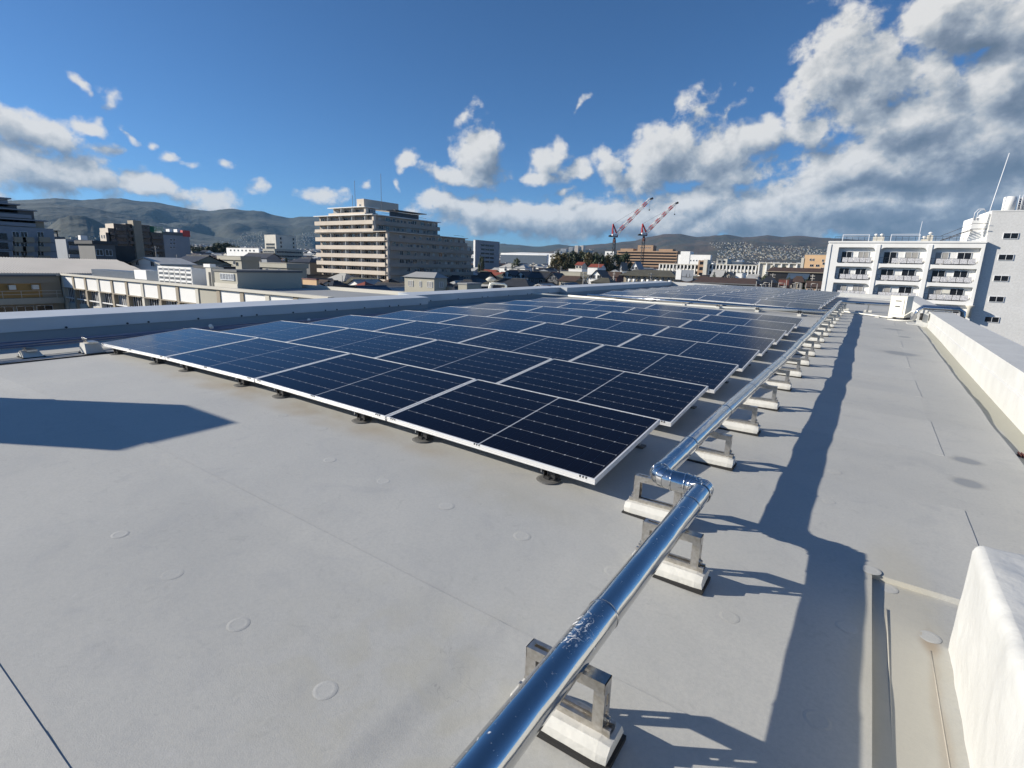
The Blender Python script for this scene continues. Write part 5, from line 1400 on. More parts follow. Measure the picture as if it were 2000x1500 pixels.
# L hospital
cL = at_d(1322, 499, 520); LX, LY = cL.x, cL.y; x0 = at_y(1205, 490, LY).x
tL = thing('hospital', 'wide brown six storey building with long balcony bands behind the cranes', 'hospital', (x0, LY, GZ))
zt_ = at_y(1262, 490, LY).z; fhL = (at_y(1262, 490, LY).z-at_y(1262, 519, LY).z)/5.2
bpart(tL, 'wall', M['brown_wall'], (x0, LX, LY+1.5, LY+22, GZ, zt_))
for k in range(6):
    z = zt_-fhL*k; bpart(tL, 'balcony_band', M['brown_wall'], (x0, LX, LY, LY+.3, z-fhL*.45, z)); bpart(tL, 'slab', M['brown_wall'], (x0, LX, LY+.3, LY+1.5, z-fhL*.45, z-fhL*.38))
    bpart(tL, 'dark_recess', M['dglass'], (x0+1, LX-1.5, LY+1.3, LY+1.5, z-fhL*.92, z-fhL*.47))
for (a, b, pt, pb) in ((1246, 1276, 479, 490), (1212, 1237, 485.5, 491), (1287, 1314, 486.5, 493)):
    xa, xb = at_y(a, pt, LY+4).x, at_y(b, pt, LY+4).x; bpart(tL, 'roof_house', M['brown_wall'], (xa, xb, LY+4, LY+14, zt_-1, at_y((a+b)/2, pt, LY+4).z))
xa, xb = at_y(1246, 480, LY+4).x, at_y(1276, 480, LY+4).x
for k in range(6): put_window(tL, xa+(xb-xa)*(.2+.12*k), LY+3.95, at_y(1260, 484, LY+4).z-.5, '-y', .9, 1.1, 'dglass')
# M white block
tM, b_ = corner_building('building', 'white flat roofed building right of the brown hospital', 1325, 1388, 1391, 498, 470, 'bright', rows=3, wy=fr(9), wh=1.2, ww=1.0, fh=4.2, top_off=4.5)
x0, x1, y0, y1, zt_ = b_; bpart(tM, 'raised_part', M['bright'], (x0+2, x0+10.5, y0-.3, y0+12, GZ, at_y(1339, 491, y0).z))
tt, b_ = corner_building('building', 'small white building half hidden by the trees under the left crane', 1182, 1199, 1202, 491, 480, 'bright', rows=1, wy=fr(2), wh=1.5, ww=1.5)
tt, b_ = corner_building('building', 'white building cluster left of the park trees', 1072, 1090, 1094, 496, 430, 'bright', rows=1, wy=fr(3), wh=1.5, ww=1.5)
# N long school
cN = at_d(1480, 517, 330); NY = cN.y
for (pl, pr_, pt, lab, nwin) in ((1288, 1372, 517, 'left wing of the long cream school with rows of framed windows', 12), (1385, 1477, 518, 'middle wing of the long cream school beside its stair tower', 13), (1483, 1572, 515, 'right wing of the long cream school behind dark roofs', 6)):
    x0, x1 = at_y(pl, pt, NY).x, at_y(pr_, pt, NY).x; zt_ = at_y((pl+pr_)/2, pt, NY).z
    tN = thing('school_wing', lab, 'school building', (x0, NY, GZ))
    bpart(tN, 'wall', M['cream'], (x0, x1, NY+1.0, NY+12, GZ, zt_)); bpart(tN, 'roof_edge', M['cream'], (x0-.3, x1+.3, NY-.2, NY+12.2, zt_, zt_+.5))
    for k in range(nwin+1):
        x = x0+(x1-x0)*k/nwin; bpart(tN, 'pillar', M['bright'], (x-.35, x+.35, NY-.1, NY+1, GZ, zt_))
    for r_ in range(3):
        z = zt_-3.4*(r_+1)
        if nwin > 6: bpart(tN, 'balcony_band', M['cream'], (x0, x1, NY+.2, NY+.5, z-.6, z+.8))
        for k in range(nwin): 
            if nwin > 6: bpart(tN, 'window', M['dglass'], (x0+(x1-x0)*(k+.2)/nwin, x0+(x1-x0)*(k+.8)/nwin, NY+.93, NY+1.0, z+.9, z+2.9))
x0, x1 = at_y(1371, 510, NY).x, at_y(1384, 510, NY).x
tN = thing('stair_tower', 'narrow cream stair tower in the middle of the long school', 'stair tower', (x0, NY, GZ)); zt_ = at_y(1380, 507, NY-3).z
bpart(tN, 'wall', M['cream'], (x0+(x1-x0)*.45, x1, NY-3, NY+8, GZ, zt_)); bpart(tN, 'side_wall', M['brown_wall'], (x0-2, x0+(x1-x0)*.45, NY-1, NY+6, GZ, zt_-.5))
for k in range(4): bpart(tN, 'opening', M['dglass'], (x0-1, x0+(x1-x0)*.42, NY-1.1, NY-1, zt_-3.2-3.6*k, zt_-1.2-3.6*k))
tt, b_ = corner_building('building', 'cream factory building with a pale round tank behind the school', 1400, 1421, 1436, 506, 420, 'cream', rows=1, wy=fr(2), ww=2, wh=1.5)
c = at_d(1444, 508, 430); tt = thing('tank', 'flat white round tank on a roof behind the school', 'tank', c)
mb = MB(); mb.tube([c+Vector((0,5,-2.2)), c+Vector((0,5,0))], 2.9, 20); build(mb, 'tank', M['bright'], tt)
tt, b_ = corner_building('building', 'blue grey low block behind the middle of the school', 1430, 1450, 1478, 512, 400, 'tile_blue', rows=0)
# O apricot block
tO, b_ = corner_building('apartment_building', 'apricot coloured block just left of the white arched apartment block', 1572, 1617, 1619, 498, 250, 'orange_wall', rows=0)
x0, x1, y0, y1, zt_ = b_
for (u, v) in ((.28, 1.9), (.40, 1.9), (.82, 2.2), (.36, 4.6), (.62, 4.6), (.9, 3.6), (.85, 6.0)): put_window(tO, x0+(x1-x0)*u, y0-.05, zt_-v-.9, '-y', .7 if u in (.28,.40,.82) else 1.4, 1.0, 'dglass')
bpart(tO, 'side_strip', M['cream'], (x0-1.2, x0, y0-.2, y0+8, GZ, zt_-1.5))
# Right edge dark building and roofs below the tower
tt, b_ = corner_building('building', 'grey apartment block seen past the right edge of the white tower', 1985, 2060, 2062, 470, 200, 'grey_wall', rows=5, wy=fr(8), ww=2.6, wh=1.2)

# ---- U: beige three storey house near the big block
cU = at_d(848, 545, 112); x0 = at_y(790, 540, cU.y).x; UX, UY = cU.x, cU.y; y1 = at_x(873, 548, UX).y
tU = thing('house', 'beige three storey house with a hipped roof in front of the big apartment block', 'house', (x0, UY, GZ))
bpart(tU, 'wall', M['beige'], (x0, UX, UY, y1, GZ, cU.z+.2))
mb = MB(); o_ = .4; e_ = [(x0-o_,UY-o_,cU.z+.2),(UX+o_,UY-o_,cU.z+.2),(UX+o_,y1+o_,cU.z+.2),(x0-o_,y1+o_,cU.z+.2)]; rz_ = cU.z+1.35; ra, rb_ = (x0+1.5,(UY+y1)/2,rz_), (UX-1.0,(UY+y1)/2,rz_)
mb.quad([e_[0],e_[1],rb_,ra]); mb.quad([e_[1],e_[2],rb_]); mb.quad([e_[2],e_[3],ra,rb_]); mb.quad([e_[3],e_[0],ra]); mb.quad([e_[3],e_[2],e_[1],e_[0]]); build(mb, 'roof', M['roof_grey'], tU)
for k in range(3):
    z = cU.z-1.75-2.75*k
    for u, w in ((.22, 1.3), (.55, .5), (.86, 1.4)): put_window(tU, x0+(UX-x0)*u, UY-.03, z, '-y', w, 1.1, 'curtain')
    put_window(tU, UX+.03, UY+2.2, z, '+x', 1.2, 1.1, 'curtain'); bpart(tU, 'balcony', M['tan'], (UX, UX+1.0, UY+4.5, y1-.4, z-.9, z+.1))
tt, b_ = corner_building('house', 'low beige garage roof beside the parapet, right of the beige house', 895, 912, 940, 556, 90, 'beige', rows=0, cat='garage')

# ---- T: long olive roofed row with white barrels
cT = at_d(1318, 538, 175); TY = cT.y; x0 = at_y(1212, 540, TY).x; x1 = cT.x
tT = thing('apartment_building', 'low apartment row under a long olive roof with white water barrels on its gallery', 'apartment building', (x0, TY, GZ))
ze_, zr_ = at_y(1265, 538, TY).z, at_y(1265, 527, TY+5).z
bpart(tT, 'wall', M['tan'], (x0+.6, x1-.6, TY+1.6, TY+9, GZ, ze_))
mb = MB(); mb.quad([(x0-.5,TY,ze_),(x1+.5,TY,ze_),(x1-3.2,TY+5,zr_),(x0+3.2,TY+5,zr_)]); mb.quad([(x1+.5,TY,ze_),(x1+.5,TY+10,ze_),(x1-3.2,TY+5,zr_)]); mb.quad([(x1+.5,TY+10,ze_),(x0-.5,TY+10,ze_),(x0+3.2,TY+5,zr_),(x1-3.2,TY+5,zr_)]); mb.quad([(x0-.5,TY+10,ze_),(x0-.5,TY,ze_),(x0+3.2,TY+5,zr_)]); mb.box(x0-.4, x1+.4, TY+.02, TY+9.9, ze_-.25, ze_-.01)
build(mb, 'roof', M['tile_olive'], tT)
bpart(tT, 'gallery_floor', M['dark_wall'], (x0+.3, x1-.3, TY+.2, TY+1.6, ze_-2.75, ze_-2.55))
for k in range(8): 
    x = x0+2+(x1-x0-4)*k/7.2; put_window(tT, x, TY+1.57, ze_-2.4, '-y', .85, 1.9, 'dglass', 'door')
for px in (1230, 1239, 1256, 1266, 1282, 1292, 1309):
    p = at_y(px, 545, TY+.6); mb = MB(); mb.tube([(p.x,TY+.6,ze_-2.5),(p.x,TY+.6,ze_-1.35)], .55, 14); build(mb, 'barrel', M['bright'], tT)
# rooftop sign
cS = at_d(1331, 529, 150); SY = cS.y; xa, xb = at_y(1319.5, 540, SY).x, at_y(1330, 540, SY).x; xc = at_y(1354, 540, SY+.5).x
zt_, zb_ = at_y(1325, 526.5, SY).z, at_y(1325, 546, SY).z
tS = thing('rooftop_sign', 'white box sign with grey lettered face standing above the dark roofs', 'sign', (xa, SY, zb_))
bpart(tS, 'white_side', M['bright'], (xa, xb, SY, SY+.4, zb_, zt_))
mb = MB(); w_ = xc-xb
pts = [(0, 0)]+[(u, -.16*(1-((u-.5)/.5)**2)*1.0) for u in [.1*k for k in range(1, 10)]]+[(1, .03)]
for (u0, v0), (u1, v1) in zip(pts[:-1], pts[1:]):
    A_, B_ = zb_+(v0)*(zt_-zb_), zb_+(v1)*(zt_-zb_)
    mb.hexa([(xb+.02+w_*u0,SY+.1,A_),(xb+.02+w_*u1,SY+.1,B_),(xb+.02+w_*u1,SY+.4,B_),(xb+.02+w_*u0,SY+.4,A_),(xb+.02+w_*u0,SY+.1,zt_-.05),(xb+.02+w_*u1,SY+.1,zt_-.05),(xb+.02+w_*u1,SY+.4,zt_-.05),(xb+.02+w_*u0,SY+.4,zt_-.05)])
build(mb, 'grey_face', M['grey_wall'], tS)
hS = zt_-zb_
def text_obj(s, size, x, y, z, parent, m, name='lettering'):
    cu = bpy.data.curves.new(name, 'FONT'); cu.body = s; cu.size = size; cu.extrude = .01; cu.align_x = 'CENTER'
    to = bpy.data.objects.new(name, cu); dg = bpy.context.evaluated_depsgraph_get(); C.objects.link(to)
    bpy.context.view_layer.update(); me = bpy.data.meshes.new_from_object(to.evaluated_get(bpy.context.evaluated_depsgraph_get()))
    bpy.data.objects.remove(to)
    me.materials.clear(); me.materials.append(m); o = obj(name, me, parent); o.rotation_euler = (PI/2, 0, 0); o.location = Vector((x, y, z))-base_of(parent); return o
text_obj('moda', hS*.26, xb+w_*.27, SY+.08, zb_+hS*.24, tS, M['dark_wall'])
text_obj('U', hS*.62, xb+w_*.58, SY+.08, zb_+hS*.20, tS, M['dark_wall'])
text_obj('or', hS*.26, xb+w_*.82, SY+.08, zb_+hS*.24, tS, M['dark_wall'])
bpart(tS, 'post', M['black'], (xa+.2, xa+.35, SY+.5, SY+.7, GZ, zt_), (xc-.3, xc-.15, SY+.5, SY+.7, GZ, zt_))
# long dark roofs in front of the school
for (pl, pr_, pe, pt_, d, m, lab) in ((1352, 1477, 553, 542, 135, 'tile_brown', 'very long low dark brown roof just beyond the far parapet'), (1497, 1612, 531, 523, 210, 'tile_brown', 'long brown roof with pale eaves before the right school wing')):
    c = at_d((pl+pr_)/2, pe, d); x0, x1 = at_y(pl, pe, c.y).x, at_y(pr_, pe, c.y).x; zt_ = at_y((pl+pr_)/2, pt_, c.y+5).z
    tt = thing('long_house', lab, 'house', (x0, c.y, GZ))
    bpart(tt, 'wall', M['black'], (x0+.5, x1-.5, c.y+.6, c.y+9, GZ, c.z))
    mb = MB(); mb.quad([(x0,c.y,c.z),(x1,c.y,c.z),(x1-1,c.y+5,zt_),(x0+1,c.y+5,zt_)]); mb.quad([(x1,c.y+10,c.z),(x0,c.y+10,c.z),(x0+1,c.y+5,zt_),(x1-1,c.y+5,zt_)]); mb.quad([(x1,c.y,c.z),(x1,c.y+10,c.z),(x1-1,c.y+5,zt_)]); mb.quad([(x0,c.y+10,c.z),(x0,c.y,c.z),(x0+1,c.y+5,zt_)]); build(mb, 'roof', M[m], tt)
    bpart(tt, 'eaves', M['tan'] if d > 150 else M['dark_wall'], (x0, x1, c.y-.05, c.y+.1, c.z-.25, c.z+.02))

# ---- houses one can pick out beyond the parapet
def mh(px0, px1, pyr, pye, d, wall, roof, axis, label, dep=8, gambrel=False, wins=2):
    c = at_d((px0+px1)/2, pye, d); x0, x1 = at_y(px0, pye, c.y).x, at_y(px1, pye, c.y).x; ze = c.z
    t = thing('house', label, 'house', (x0, c.y, GZ)); y0, y1 = c.y, c.y+dep; o_ = .5
    bpart(t, 'wall', M[wall], (x0+o_, x1-o_, y0+o_, y1-o_, GZ, ze))
    mb = MB()
    if axis == 'x' or axis == 'h':
        zr_ = at_y((px0+px1)/2, pyr, y0+dep/2).z; i_ = min(dep/2, (x1-x0)*.3) if axis == 'h' else 0
        a, b = (x0+i_, y0+dep/2, zr_), (x1-i_, y0+dep/2, zr_)
        e_ = [(x0,y0,ze),(x1,y0,ze),(x1,y1,ze),(x0,y1,ze)]
        mb.quad([e_[0],e_[1],b,a]); mb.quad([e_[2],e_[3],a,b])
        if axis == 'h': mb.quad([e_[1],e_[2],b]); mb.quad([e_[3],e_[0],a])
        mb.quad([e_[3],e_[2],e_[1],e_[0]]); mb.box(a[0], b[0], a[1]-.2, a[1]+.2, zr_-.05, zr_+.15)
        build(mb, 'roof', M[roof], t)
        if axis == 'x':
            mb = MB()
            for X_ in (x0+o_, x1-o_): mb.quad([(X_,y0+o_,ze),(X_,y1-o_,ze),(X_,y0+dep/2,zr_-.15)])
            build(mb, 'gable', M[wall], t)
    elif axis == 'f':
        bpart(t, 'upper_wall', M[wall], (x0, x1, y0, y1, ze-.1, at_y((px0+px1)/2, pyr, y0).z)); bpart(t, 'roof', M[roof], (x0-.1, x1+.1, y0-.1, y1+.1, at_y((px0+px1)/2, pyr, y0).z, at_y((px0+px1)/2, pyr, y0).z+.15))
    else:
        zr_ = at_y((px0+px1)/2, pyr, y0).z; xm = (x0+x1)/2; n = 6 if gambrel else 1
        pts = [(x0+(xm-x0)*k/n, ze+(zr_-ze)*(math.sin(PI/2*k/n) if gambrel else k/n)) for k in range(n+1)]; pts += [(2*xm-p[0], p[1]) for p in pts[-2::-1]]
        for (xa, za), (xb, zb_) in zip(pts[:-1], pts[1:]):
            mb.hexa([(xa,y0,za-.25),(xb,y0,zb_-.25),(xb,y1,zb_-.25),(xa,y1,za-.25),(xa,y0,za),(xb,y0,zb_),(xb,y1,zb_),(xa,y1,za)])
        build(mb, 'roof', M[roof], t)
        mb = MB(); 
        for Y_ in (y0+.35, y1-.35): mb.quad([(p[0]+(.3 if p[0] < xm else -.3)*(p[0] != xm), Y_, p[1]-.24) for p in pts])
        build(mb, 'gable', M[wall], t)
    for k in range(wins):
        u = (k+.5)/wins; put_window(t, x0+o_+(x1-x0-2*o_)*u, y0+(o_-.03 if axis in 'xh' else .30 if axis == 'y' else -.03), ze-1.7 if axis != 'y' else ze-.9+(zr_-ze)*.25, '-y', min(1.5, (x1-x0)/wins*.5), 1.2, 'dglass')
MH = [(926,948,531,544,205,'brown_wall','tile_brown','x','brown walled house with flat brown roof right beside the big block'),
 (973,1026,515,523,300,'bright','tile_pale','h','white house with a low pale hipped roof below the white factory'),
 (980,1000,528,538,225,'bright','tile_dark','y','left one of a pair of white gables under a dark roof'),
 (1006,1027,530,541,222,'bright','tile_dark','y','right one of a pair of white gables under a dark roof'),
 (985,1024,527,537,232,'bright','tile_dark','x','white house behind the pair of white gables'),
 (966,1034,544,559,165,'dark_wall','tile_dark','h','broad black roofed house right above the white pipe loop'),
 (1028,1066,531,543,200,'dark_wall','tile_dark','x','large dark grey gabled roof in the middle of the town'),
 (1066,1090,533,545,195,'dark_wall','tile_dark','y','dark house with its gable towards us, right of the large grey roof'),
 (1088,1124,539,549,180,'tan','tile_brown','x','brown roofed tan house before the flat beige one'),
 (1094,1133,531,541,215,'beige','beige','f','flat topped beige house above the brown roofed one'),
 (1110,1136,526,537,240,'bright','white','f','flat white house with a dark window band'),
 (1149,1178,527,543,190,'bright','tile_dark','y','white gambrel house with one window, below the park trees'),
 (1147,1166,523,536,210,'bright','tile_pale','f','tall plain white house behind the gambrel one'),
 (1150,1192,543,552,170,'tan','tile_olive','h','low grey brown hipped roof just over the parapet'),
 (1040,1062,554,560,150,'bright','tile_pale','y','small white gable just peeping over the parapet'),
 (1090,1112,552,560,150,'bright','tile_blue','y','small white gable over the parapet beside a blue grey roof'),
 (1122,1137,512,518,330,'cream','tile_red','x','cream house with an orange red roof'),
 (1148,1174,516,522,310,'bright','tile_red','x','white house with a bright red roof'),
 (1176,1206,531,541,205,'rust','tile_brown','x','dark red walled house right of the white gambrel one'),
 (1208,1215,512,528,260,'bright','tile_dark','y','narrow white house left of the long olive roof'),
 (1231,1247,511,526,250,'bright','grey_wall','y','white gabled house rising above the long olive roof'),
 (1408,1432,531,542,185,'tan','tile_dark','y','dark pointed gable roof by the middle school wing'),
 (1386,1411,527,541,195,'tan','tile_pale','x','grey brown house left of the dark pointed gable'),
 (1436,1448,533,544,185,'bright','tile_pale','f','small white house right of the dark pointed gable'),
 (1456,1479,536,544,180,'bright','tile_pale','x','long white house with small dark windows'),
 (1535,1578,535,545,165,'dark_wall','tile_blue','x','blue grey roof left of the white arched block'),
 (1541,1572,540,551,150,'tan','tile_brown','h','brown hipped roof beyond the far parapet at the right'),
 (1520,1540,546,556,142,'rust','tile_brown','f','rusty red walled shed beyond the far parapet'),
 (1570,1612,550,561,135,'brown_wall','tile_brown','x','low dark brown roof touching the white arched block'),
 (1483,1512,541,552,150,'dark_wall','tile_dark','h','dark hipped roof behind thin frames at the far parapet'),
 (336,380,498,511,140,'tan','tile_dark','x','tan house with a dark gabled roof right of the red banded office'),
 (250,312,502,514,120,'bright','tile_pale','y','white house with solar roof in front of the dark block'),
 (380,402,505,517,150,'tan','tile_brown','x','tan house with a brown roof behind the equipment rack'),
 (424,470,500,507,200,'beige','tile_pale','f','flat beige house above the beige stair head'),
 (508,560,514,522,170,'beige','beige','f','low cream roof edge right above the stair head'),
 (470,520,494,504,240,'grey_wall','tile_dark','x','grey house with a long dark roof in the crowd left of the big block'),
 (560,604,503,512,210,'dark_wall','tile_dark','h','black hipped roof close to the big block'),
 (1961,1985,600,640,100,'cream','tile_red','x','cream house with a red roof beyond the right parapet'),
 (1972,2012,575,615,115,'brown_wall','tile_brown','h','brown roofed house at the right edge of the picture'),
 (1962,2060,640,700,92,'black','black','f','black box standing for shadowed houses under the right edge of the picture'),  # walls and roof coloured black for the shade over these houses
 (1975,2030,590,622,105,'bright','tile_dark','y','white gable with a steep dark roof at the right edge')]
tt, *_r = xface('house', 'blackish two storey house in front of the dark apartment block', 0, 478, 118, 184, 224, 'dark_wall', cat='house', depth=9)
bpart(tt, 'roof', M['tile_dark'], (_r[0]-9.5, _r[0]+.5, _r[1]-.5, _r[2]+.5, _r[3], _r[3]+.7))
for u in (.2, .65): put_window(tt, _r[0]+.03, _r[1]+(_r[2]-_r[1])*u, _r[3]-2.4, '+x', 1.2, 1.2, 'dglass')
tt, *_r = xface('house', 'low black house right of the blackish one', 0, 481, 125, 224, 262, 'black', cat='house', depth=9)
for a_ in MH: mh(*[('bright' if v == 'white' else v) for v in a_])

# ---- cranes
def bar(mb, a, b, w):
    a, b = Vector(a), Vector(b); mb.tube([a, b], w, 4, smooth=False)
def lattice(mbs, a, b, w, nseg, up=Vector((0,0,1)), taper=1.0):
    """mbs: list of mesh builders, one per colour band"""
    a, b = Vector(a), Vector(b); ax = (b-a).normalized(); s = ax.cross(up).normalized(); u = s.cross(ax)
    for i in range(nseg):
        mb = mbs[int(i*len(mbs)/nseg)]; p, q = a.lerp(b, i/nseg), a.lerp(b, (i+1)/nseg)
        w0 = w*(1-(1-taper)*i/nseg); w1 = w*(1-(1-taper)*(i+1)/nseg)
        cs0 = [p+s*w0*x+u*w0*y for x, y in ((-1,-1),(1,-1),(1,1),(-1,1))]; cs1 = [q+s*w1*x+u*w1*y for x, y in ((-1,-1),(1,-1),(1,1),(-1,1))]
        for k in range(4):
            bar(mb, cs0[k], cs1[k], .15); bar(mb, cs0[k], cs1[(k+1) % 4], .09); bar(mb, cs0[k], cs0[(k+1) % 4], .09)
def crane(label, px, py_base, pcab, ptop, ptip, d, ncab):
    cab = at_d(px, pcab, d)
    t = thing('tower_crane', label, 'crane', (cab.x, cab.y, GZ), 'tower cranes')
    s = d/1031
    side = (RT - Vector((0,0,RT.z))).normalized()
    mb = MB(); lattice([mb], (cab.x, cab.y, GZ), (cab.x, cab.y, cab.z-8*s), 1.0, 10, up=side); build(mb, 'mast', M['black'], t)
    mb = MB(); mb.box(cab.x-1.8*s*1.0, cab.x+1.8*s, cab.y-1.8*s, cab.y+1.8*s, cab.z-14*s, cab.z-4*s); build(mb, 'climbing_frame', M['rust'], t)
    def P(dx, dy): return cab+side*(dx*s)+Vector((0,0,dy*s))
    mb = MB(); q = side; n = FW.copy(); n.z = 0; n.normalize()
    def slab(mb, x0, x1, z0, z1, hw): mb.hexa([P(x0,z0)-n*hw, P(x1,z0)-n*hw, P(x1,z0)+n*hw, P(x0,z0)+n*hw, P(x0,z1)-n*hw, P(x1,z1)-n*hw, P(x1,z1)+n*hw, P(x0,z1)+n*hw])
    slab(mb, -5, 4, -2.2, 2.2, 2.0); build(mb, 'machine_house', M['crane_white'], t)
    mb = MB(); slab(mb, -11, 5, -3.2, -2.2, 2.2); slab(mb, -11, -6.5, -2.2, -.2, 2.2); build(mb, 'counterweight', M['black'], t)
    mb = MB(); slab(mb, 3.4, 6, -4, 1.5, 1.0); build(mb, 'cab', M['red'], t)
    mb = MB(); ap = P(-4.5, ptop)
    for hw in (-1.2, 1.2):
        bar(mb, P(-4.5, 2)+n*hw, ap+n*hw*.4, .42); bar(mb, P(3.5, 3.5)+n*hw, ap+n*hw*.4, .42)
    bar(mb, P(-1, 2), P(-4.5, ptop*.55), .2); build(mb, 'a_frame', M['red'], t)
    tip = at_d(ptip[0], ptip[1], d)
    root_ = P(4.5, 4); reds, whites = [], []
    bands = [MB() for _ in range(9)]
    lattice(bands, root_, tip, 1.15, 27, taper=.8)
    for k, b in enumerate(bands): build(b, 'jib_section', M['crane_white'] if k % 2 == 0 else M['red'], t)
    mb = MB(); bar(mb, tip-Vector((0,0,.6)), tip+side*2.2+Vector((0,0,.5)), .8); build(mb, 'jib_head', M['black'], t)
    mb = MB(); bar(mb, ap, root_.lerp(tip, .82), .07); bar(mb, ap, P(-8, -1), .07); build(mb, 'stay', M['rail'], t)
    hk = tip-Vector((0,0,20*s)); mb = MB(); bar(mb, tip, hk, .05); build(mb, 'hoist_rope', M['rail'], t); mb = MB(); bar(mb, hk, hk-Vector((0,0,2.2*s)), .5); build(mb, 'hook_block', M['black'], t)
crane('left red and white tower crane, its jib raised higher', 1200.5, 0, 459.5, 21, (1270, 388), 420, 0)
crane('right red and white tower crane standing before the brown hospital', 1258, 0, 457, 19, (1319.5, 396.5), 430, 0)

# ---- trees
def crown_mesh(seed, nclump, mats_):
    r_ = random.Random(seed); mb = MB()
    cl = []
    for _ in range(nclump):
        a = r_.uniform(0, 2*PI); z = r_.uniform(-.75, 1); rad = math.sqrt(max(0, 1-z*z))*r_.uniform(.45, 1.0)
        cl.append((Vector((rad*math.cos(a), rad*math.sin(a), z*.8)), r_.uniform(.20, .38)))
    for c_, s in cl:
        for _ in range(42):
            d = Vector((r_.gauss(0,1), r_.gauss(0,1), r_.gauss(0,1))).normalized()*s*r_.uniform(.6, 1.05)
            p = c_+d; u = Vector((r_.gauss(0,1), r_.gauss(0,1), r_.gauss(0,1))).normalized(); v = u.cross(d).normalized() if u.cross(d).length > 1e-3 else Vector((1,0,0)); u = v.cross(d.normalized())
            h = r_.uniform(.035, .07)
            mb.quad([p-u*h-v*h*.6, p+u*h-v*h*.6, p+u*h*.8+v*h, p-u*h*.8+v*h])
    return mb
crowns = [[crown_mesh(s, 34, None).mesh('crown', M[k]) for s in (1, 2, 3)] for k in ('leaf', 'leaf2')]
tm = MB(); tm.tube([(0,0,0),(.02,0,.5),(0,.03,1)], [.06,.045,.02], 8)
for a in (0, 1.3, 2.6, 4.1, 5.2): tm.tube([(0,0,.55),(.25*math.cos(a), .25*math.sin(a), .95)], [.028,.008], 5)
TRUNK = tm.mesh('trunk', M['bark'])
rr = random.Random(9)
def tree(px, ptop, d, wpx, kind, label, group, squat=1.0, r=rr):
    top = at_d(px, ptop, d); w = wpx*d/1031/2; H = top.z-GZ
    g0 = gz(top.x, top.y); H = max(3.0, top.z-g0)
    t = thing('tree', label, 'tree', (top.x, top.y, top.z-H), group)
    ch = H*.50
    o = obj('crown', r.choice(crowns[kind]), t); o.location = (0,0,H-ch*.95); o.scale = (w*1.4, w*1.4, ch*1.05); o.rotation_euler = (0,0,r.uniform(0,6))
    o = obj('trunk', TRUNK, t); o.scale = (H*.5, H*.5, H-ch*.6)
k = 0
for px in range(1088, 1196, 9):
    tree(px+rr.uniform(-3,3), 499-6*math.sin((px-1080)/120*PI)+rr.uniform(-2,2), 380+rr.uniform(-25,25), 20+rr.uniform(-3,6), 1 if rr.random() < .4 else 0, 'park tree in the dark clump below the left crane, %s from the left' % ordn(k), 'park trees below the cranes'); k += 1
for px, py, w, lab in ((1205, 499, 22, 'dark round tree before the brown hospital, left one'), (1221, 497, 24, 'dark round tree before the brown hospital, right one'), (1090, 492, 12, 'tall narrow dark tree left of the park clump')):
    tree(px, py, 370, w, 0, lab, None, squat=1.4)
k = 0
for px in range(374, 470, 8):
    tree(px+rr.uniform(-2,2), 482-(5 if 425 < px < 450 else 0)+rr.uniform(-1.5,1.5), 560+rr.uniform(-30,30), 16+rr.uniform(-2,6)+(8 if 425 < px < 450 else 0), 0, 'tree in the dark wooded strip right of the red banded office, %s from the left' % ordn(k), 'trees of the dark strip on the left'); k += 1
k = 0
for (px, py, d, w) in ((1512, 521, 230, 16), (1532, 519, 230, 9), (940, 500, 300, 10), (1395, 536, 170, 8), (1008, 507, 300, 16), (1575, 545, 150, 14), (1495, 540, 160, 12), (1540, 545, 165, 10), (720, 562, 170, 10), (560, 505, 350, 9), (640, 556, 150, 7), (1120, 540, 230, 8)):
    tree(px, py, d, w, 0, ['bushy tree over the long brown roof', 'slim tree standing above the long brown roof', 'dark tree beside the ribbon windowed office', 'small tree by the dark brown long roof', 'dark tree in front of the white factory', 'tree among roofs left of the white arched block', 'tree behind the far parapet below the right school wing', 'small dark tree between roofs at the right', 'small street tree before the big apartment block', 'small tree among houses left of the big block', 'low shrub by the big block shops', 'garden tree among houses in the middle'][k], None); k += 1

# ---- houses: nearest 300 one by one, the rest joined
def house_meshes(w, d, h, rh, hip, wins):
    wl = MB(); wl.box(-w/2, w/2, -d/2, d/2, 0, h)
    ro = MB(); o_ = .55; z = h-.1
    e_ = [(-w/2-o_,-d/2-o_,z),(w/2+o_,-d/2-o_,z),(w/2+o_,d/2+o_,z),(-w/2-o_,d/2+o_,z)]
    k = d/2 if hip else -o_
    if hip == 2: ra, rb_ = (-w/2-o_, 0, h+rh), (w/2+o_, 0, h+rh)
    a, b = -w/2+(d/2 if hip == 1 else -o_), w/2-(d/2 if hip == 1 else -o_)
    if a > b: a = b = 0
    ra, rb_ = (a, 0, h+rh), (b, 0, h+rh)
    ro.quad([e_[0],e_[1],rb_,ra]); ro.quad([e_[2],e_[3],ra,rb_])
    if hip == 1: ro.quad([e_[1],e_[2],rb_]); ro.quad([e_[3],e_[0],ra])
    ro.quad([e_[3],e_[2],e_[1],e_[0]])
    ro.box(a, b, -.18, .18, h+rh-.02, h+rh+.16)
    if hip != 1:
        wl.quad([(-w/2,-d/2,h),(-w/2,d/2,h),(-w/2,0,h+rh-.3)]); wl.quad([(w/2,d/2,h),(w/2,-d/2,h),(w/2,0,h+rh-.3)])
    return wl.mesh('wall', M['cream']), ro.mesh('roof', M['tile_dark'])
arch_ = []
r2h = random.Random(31)
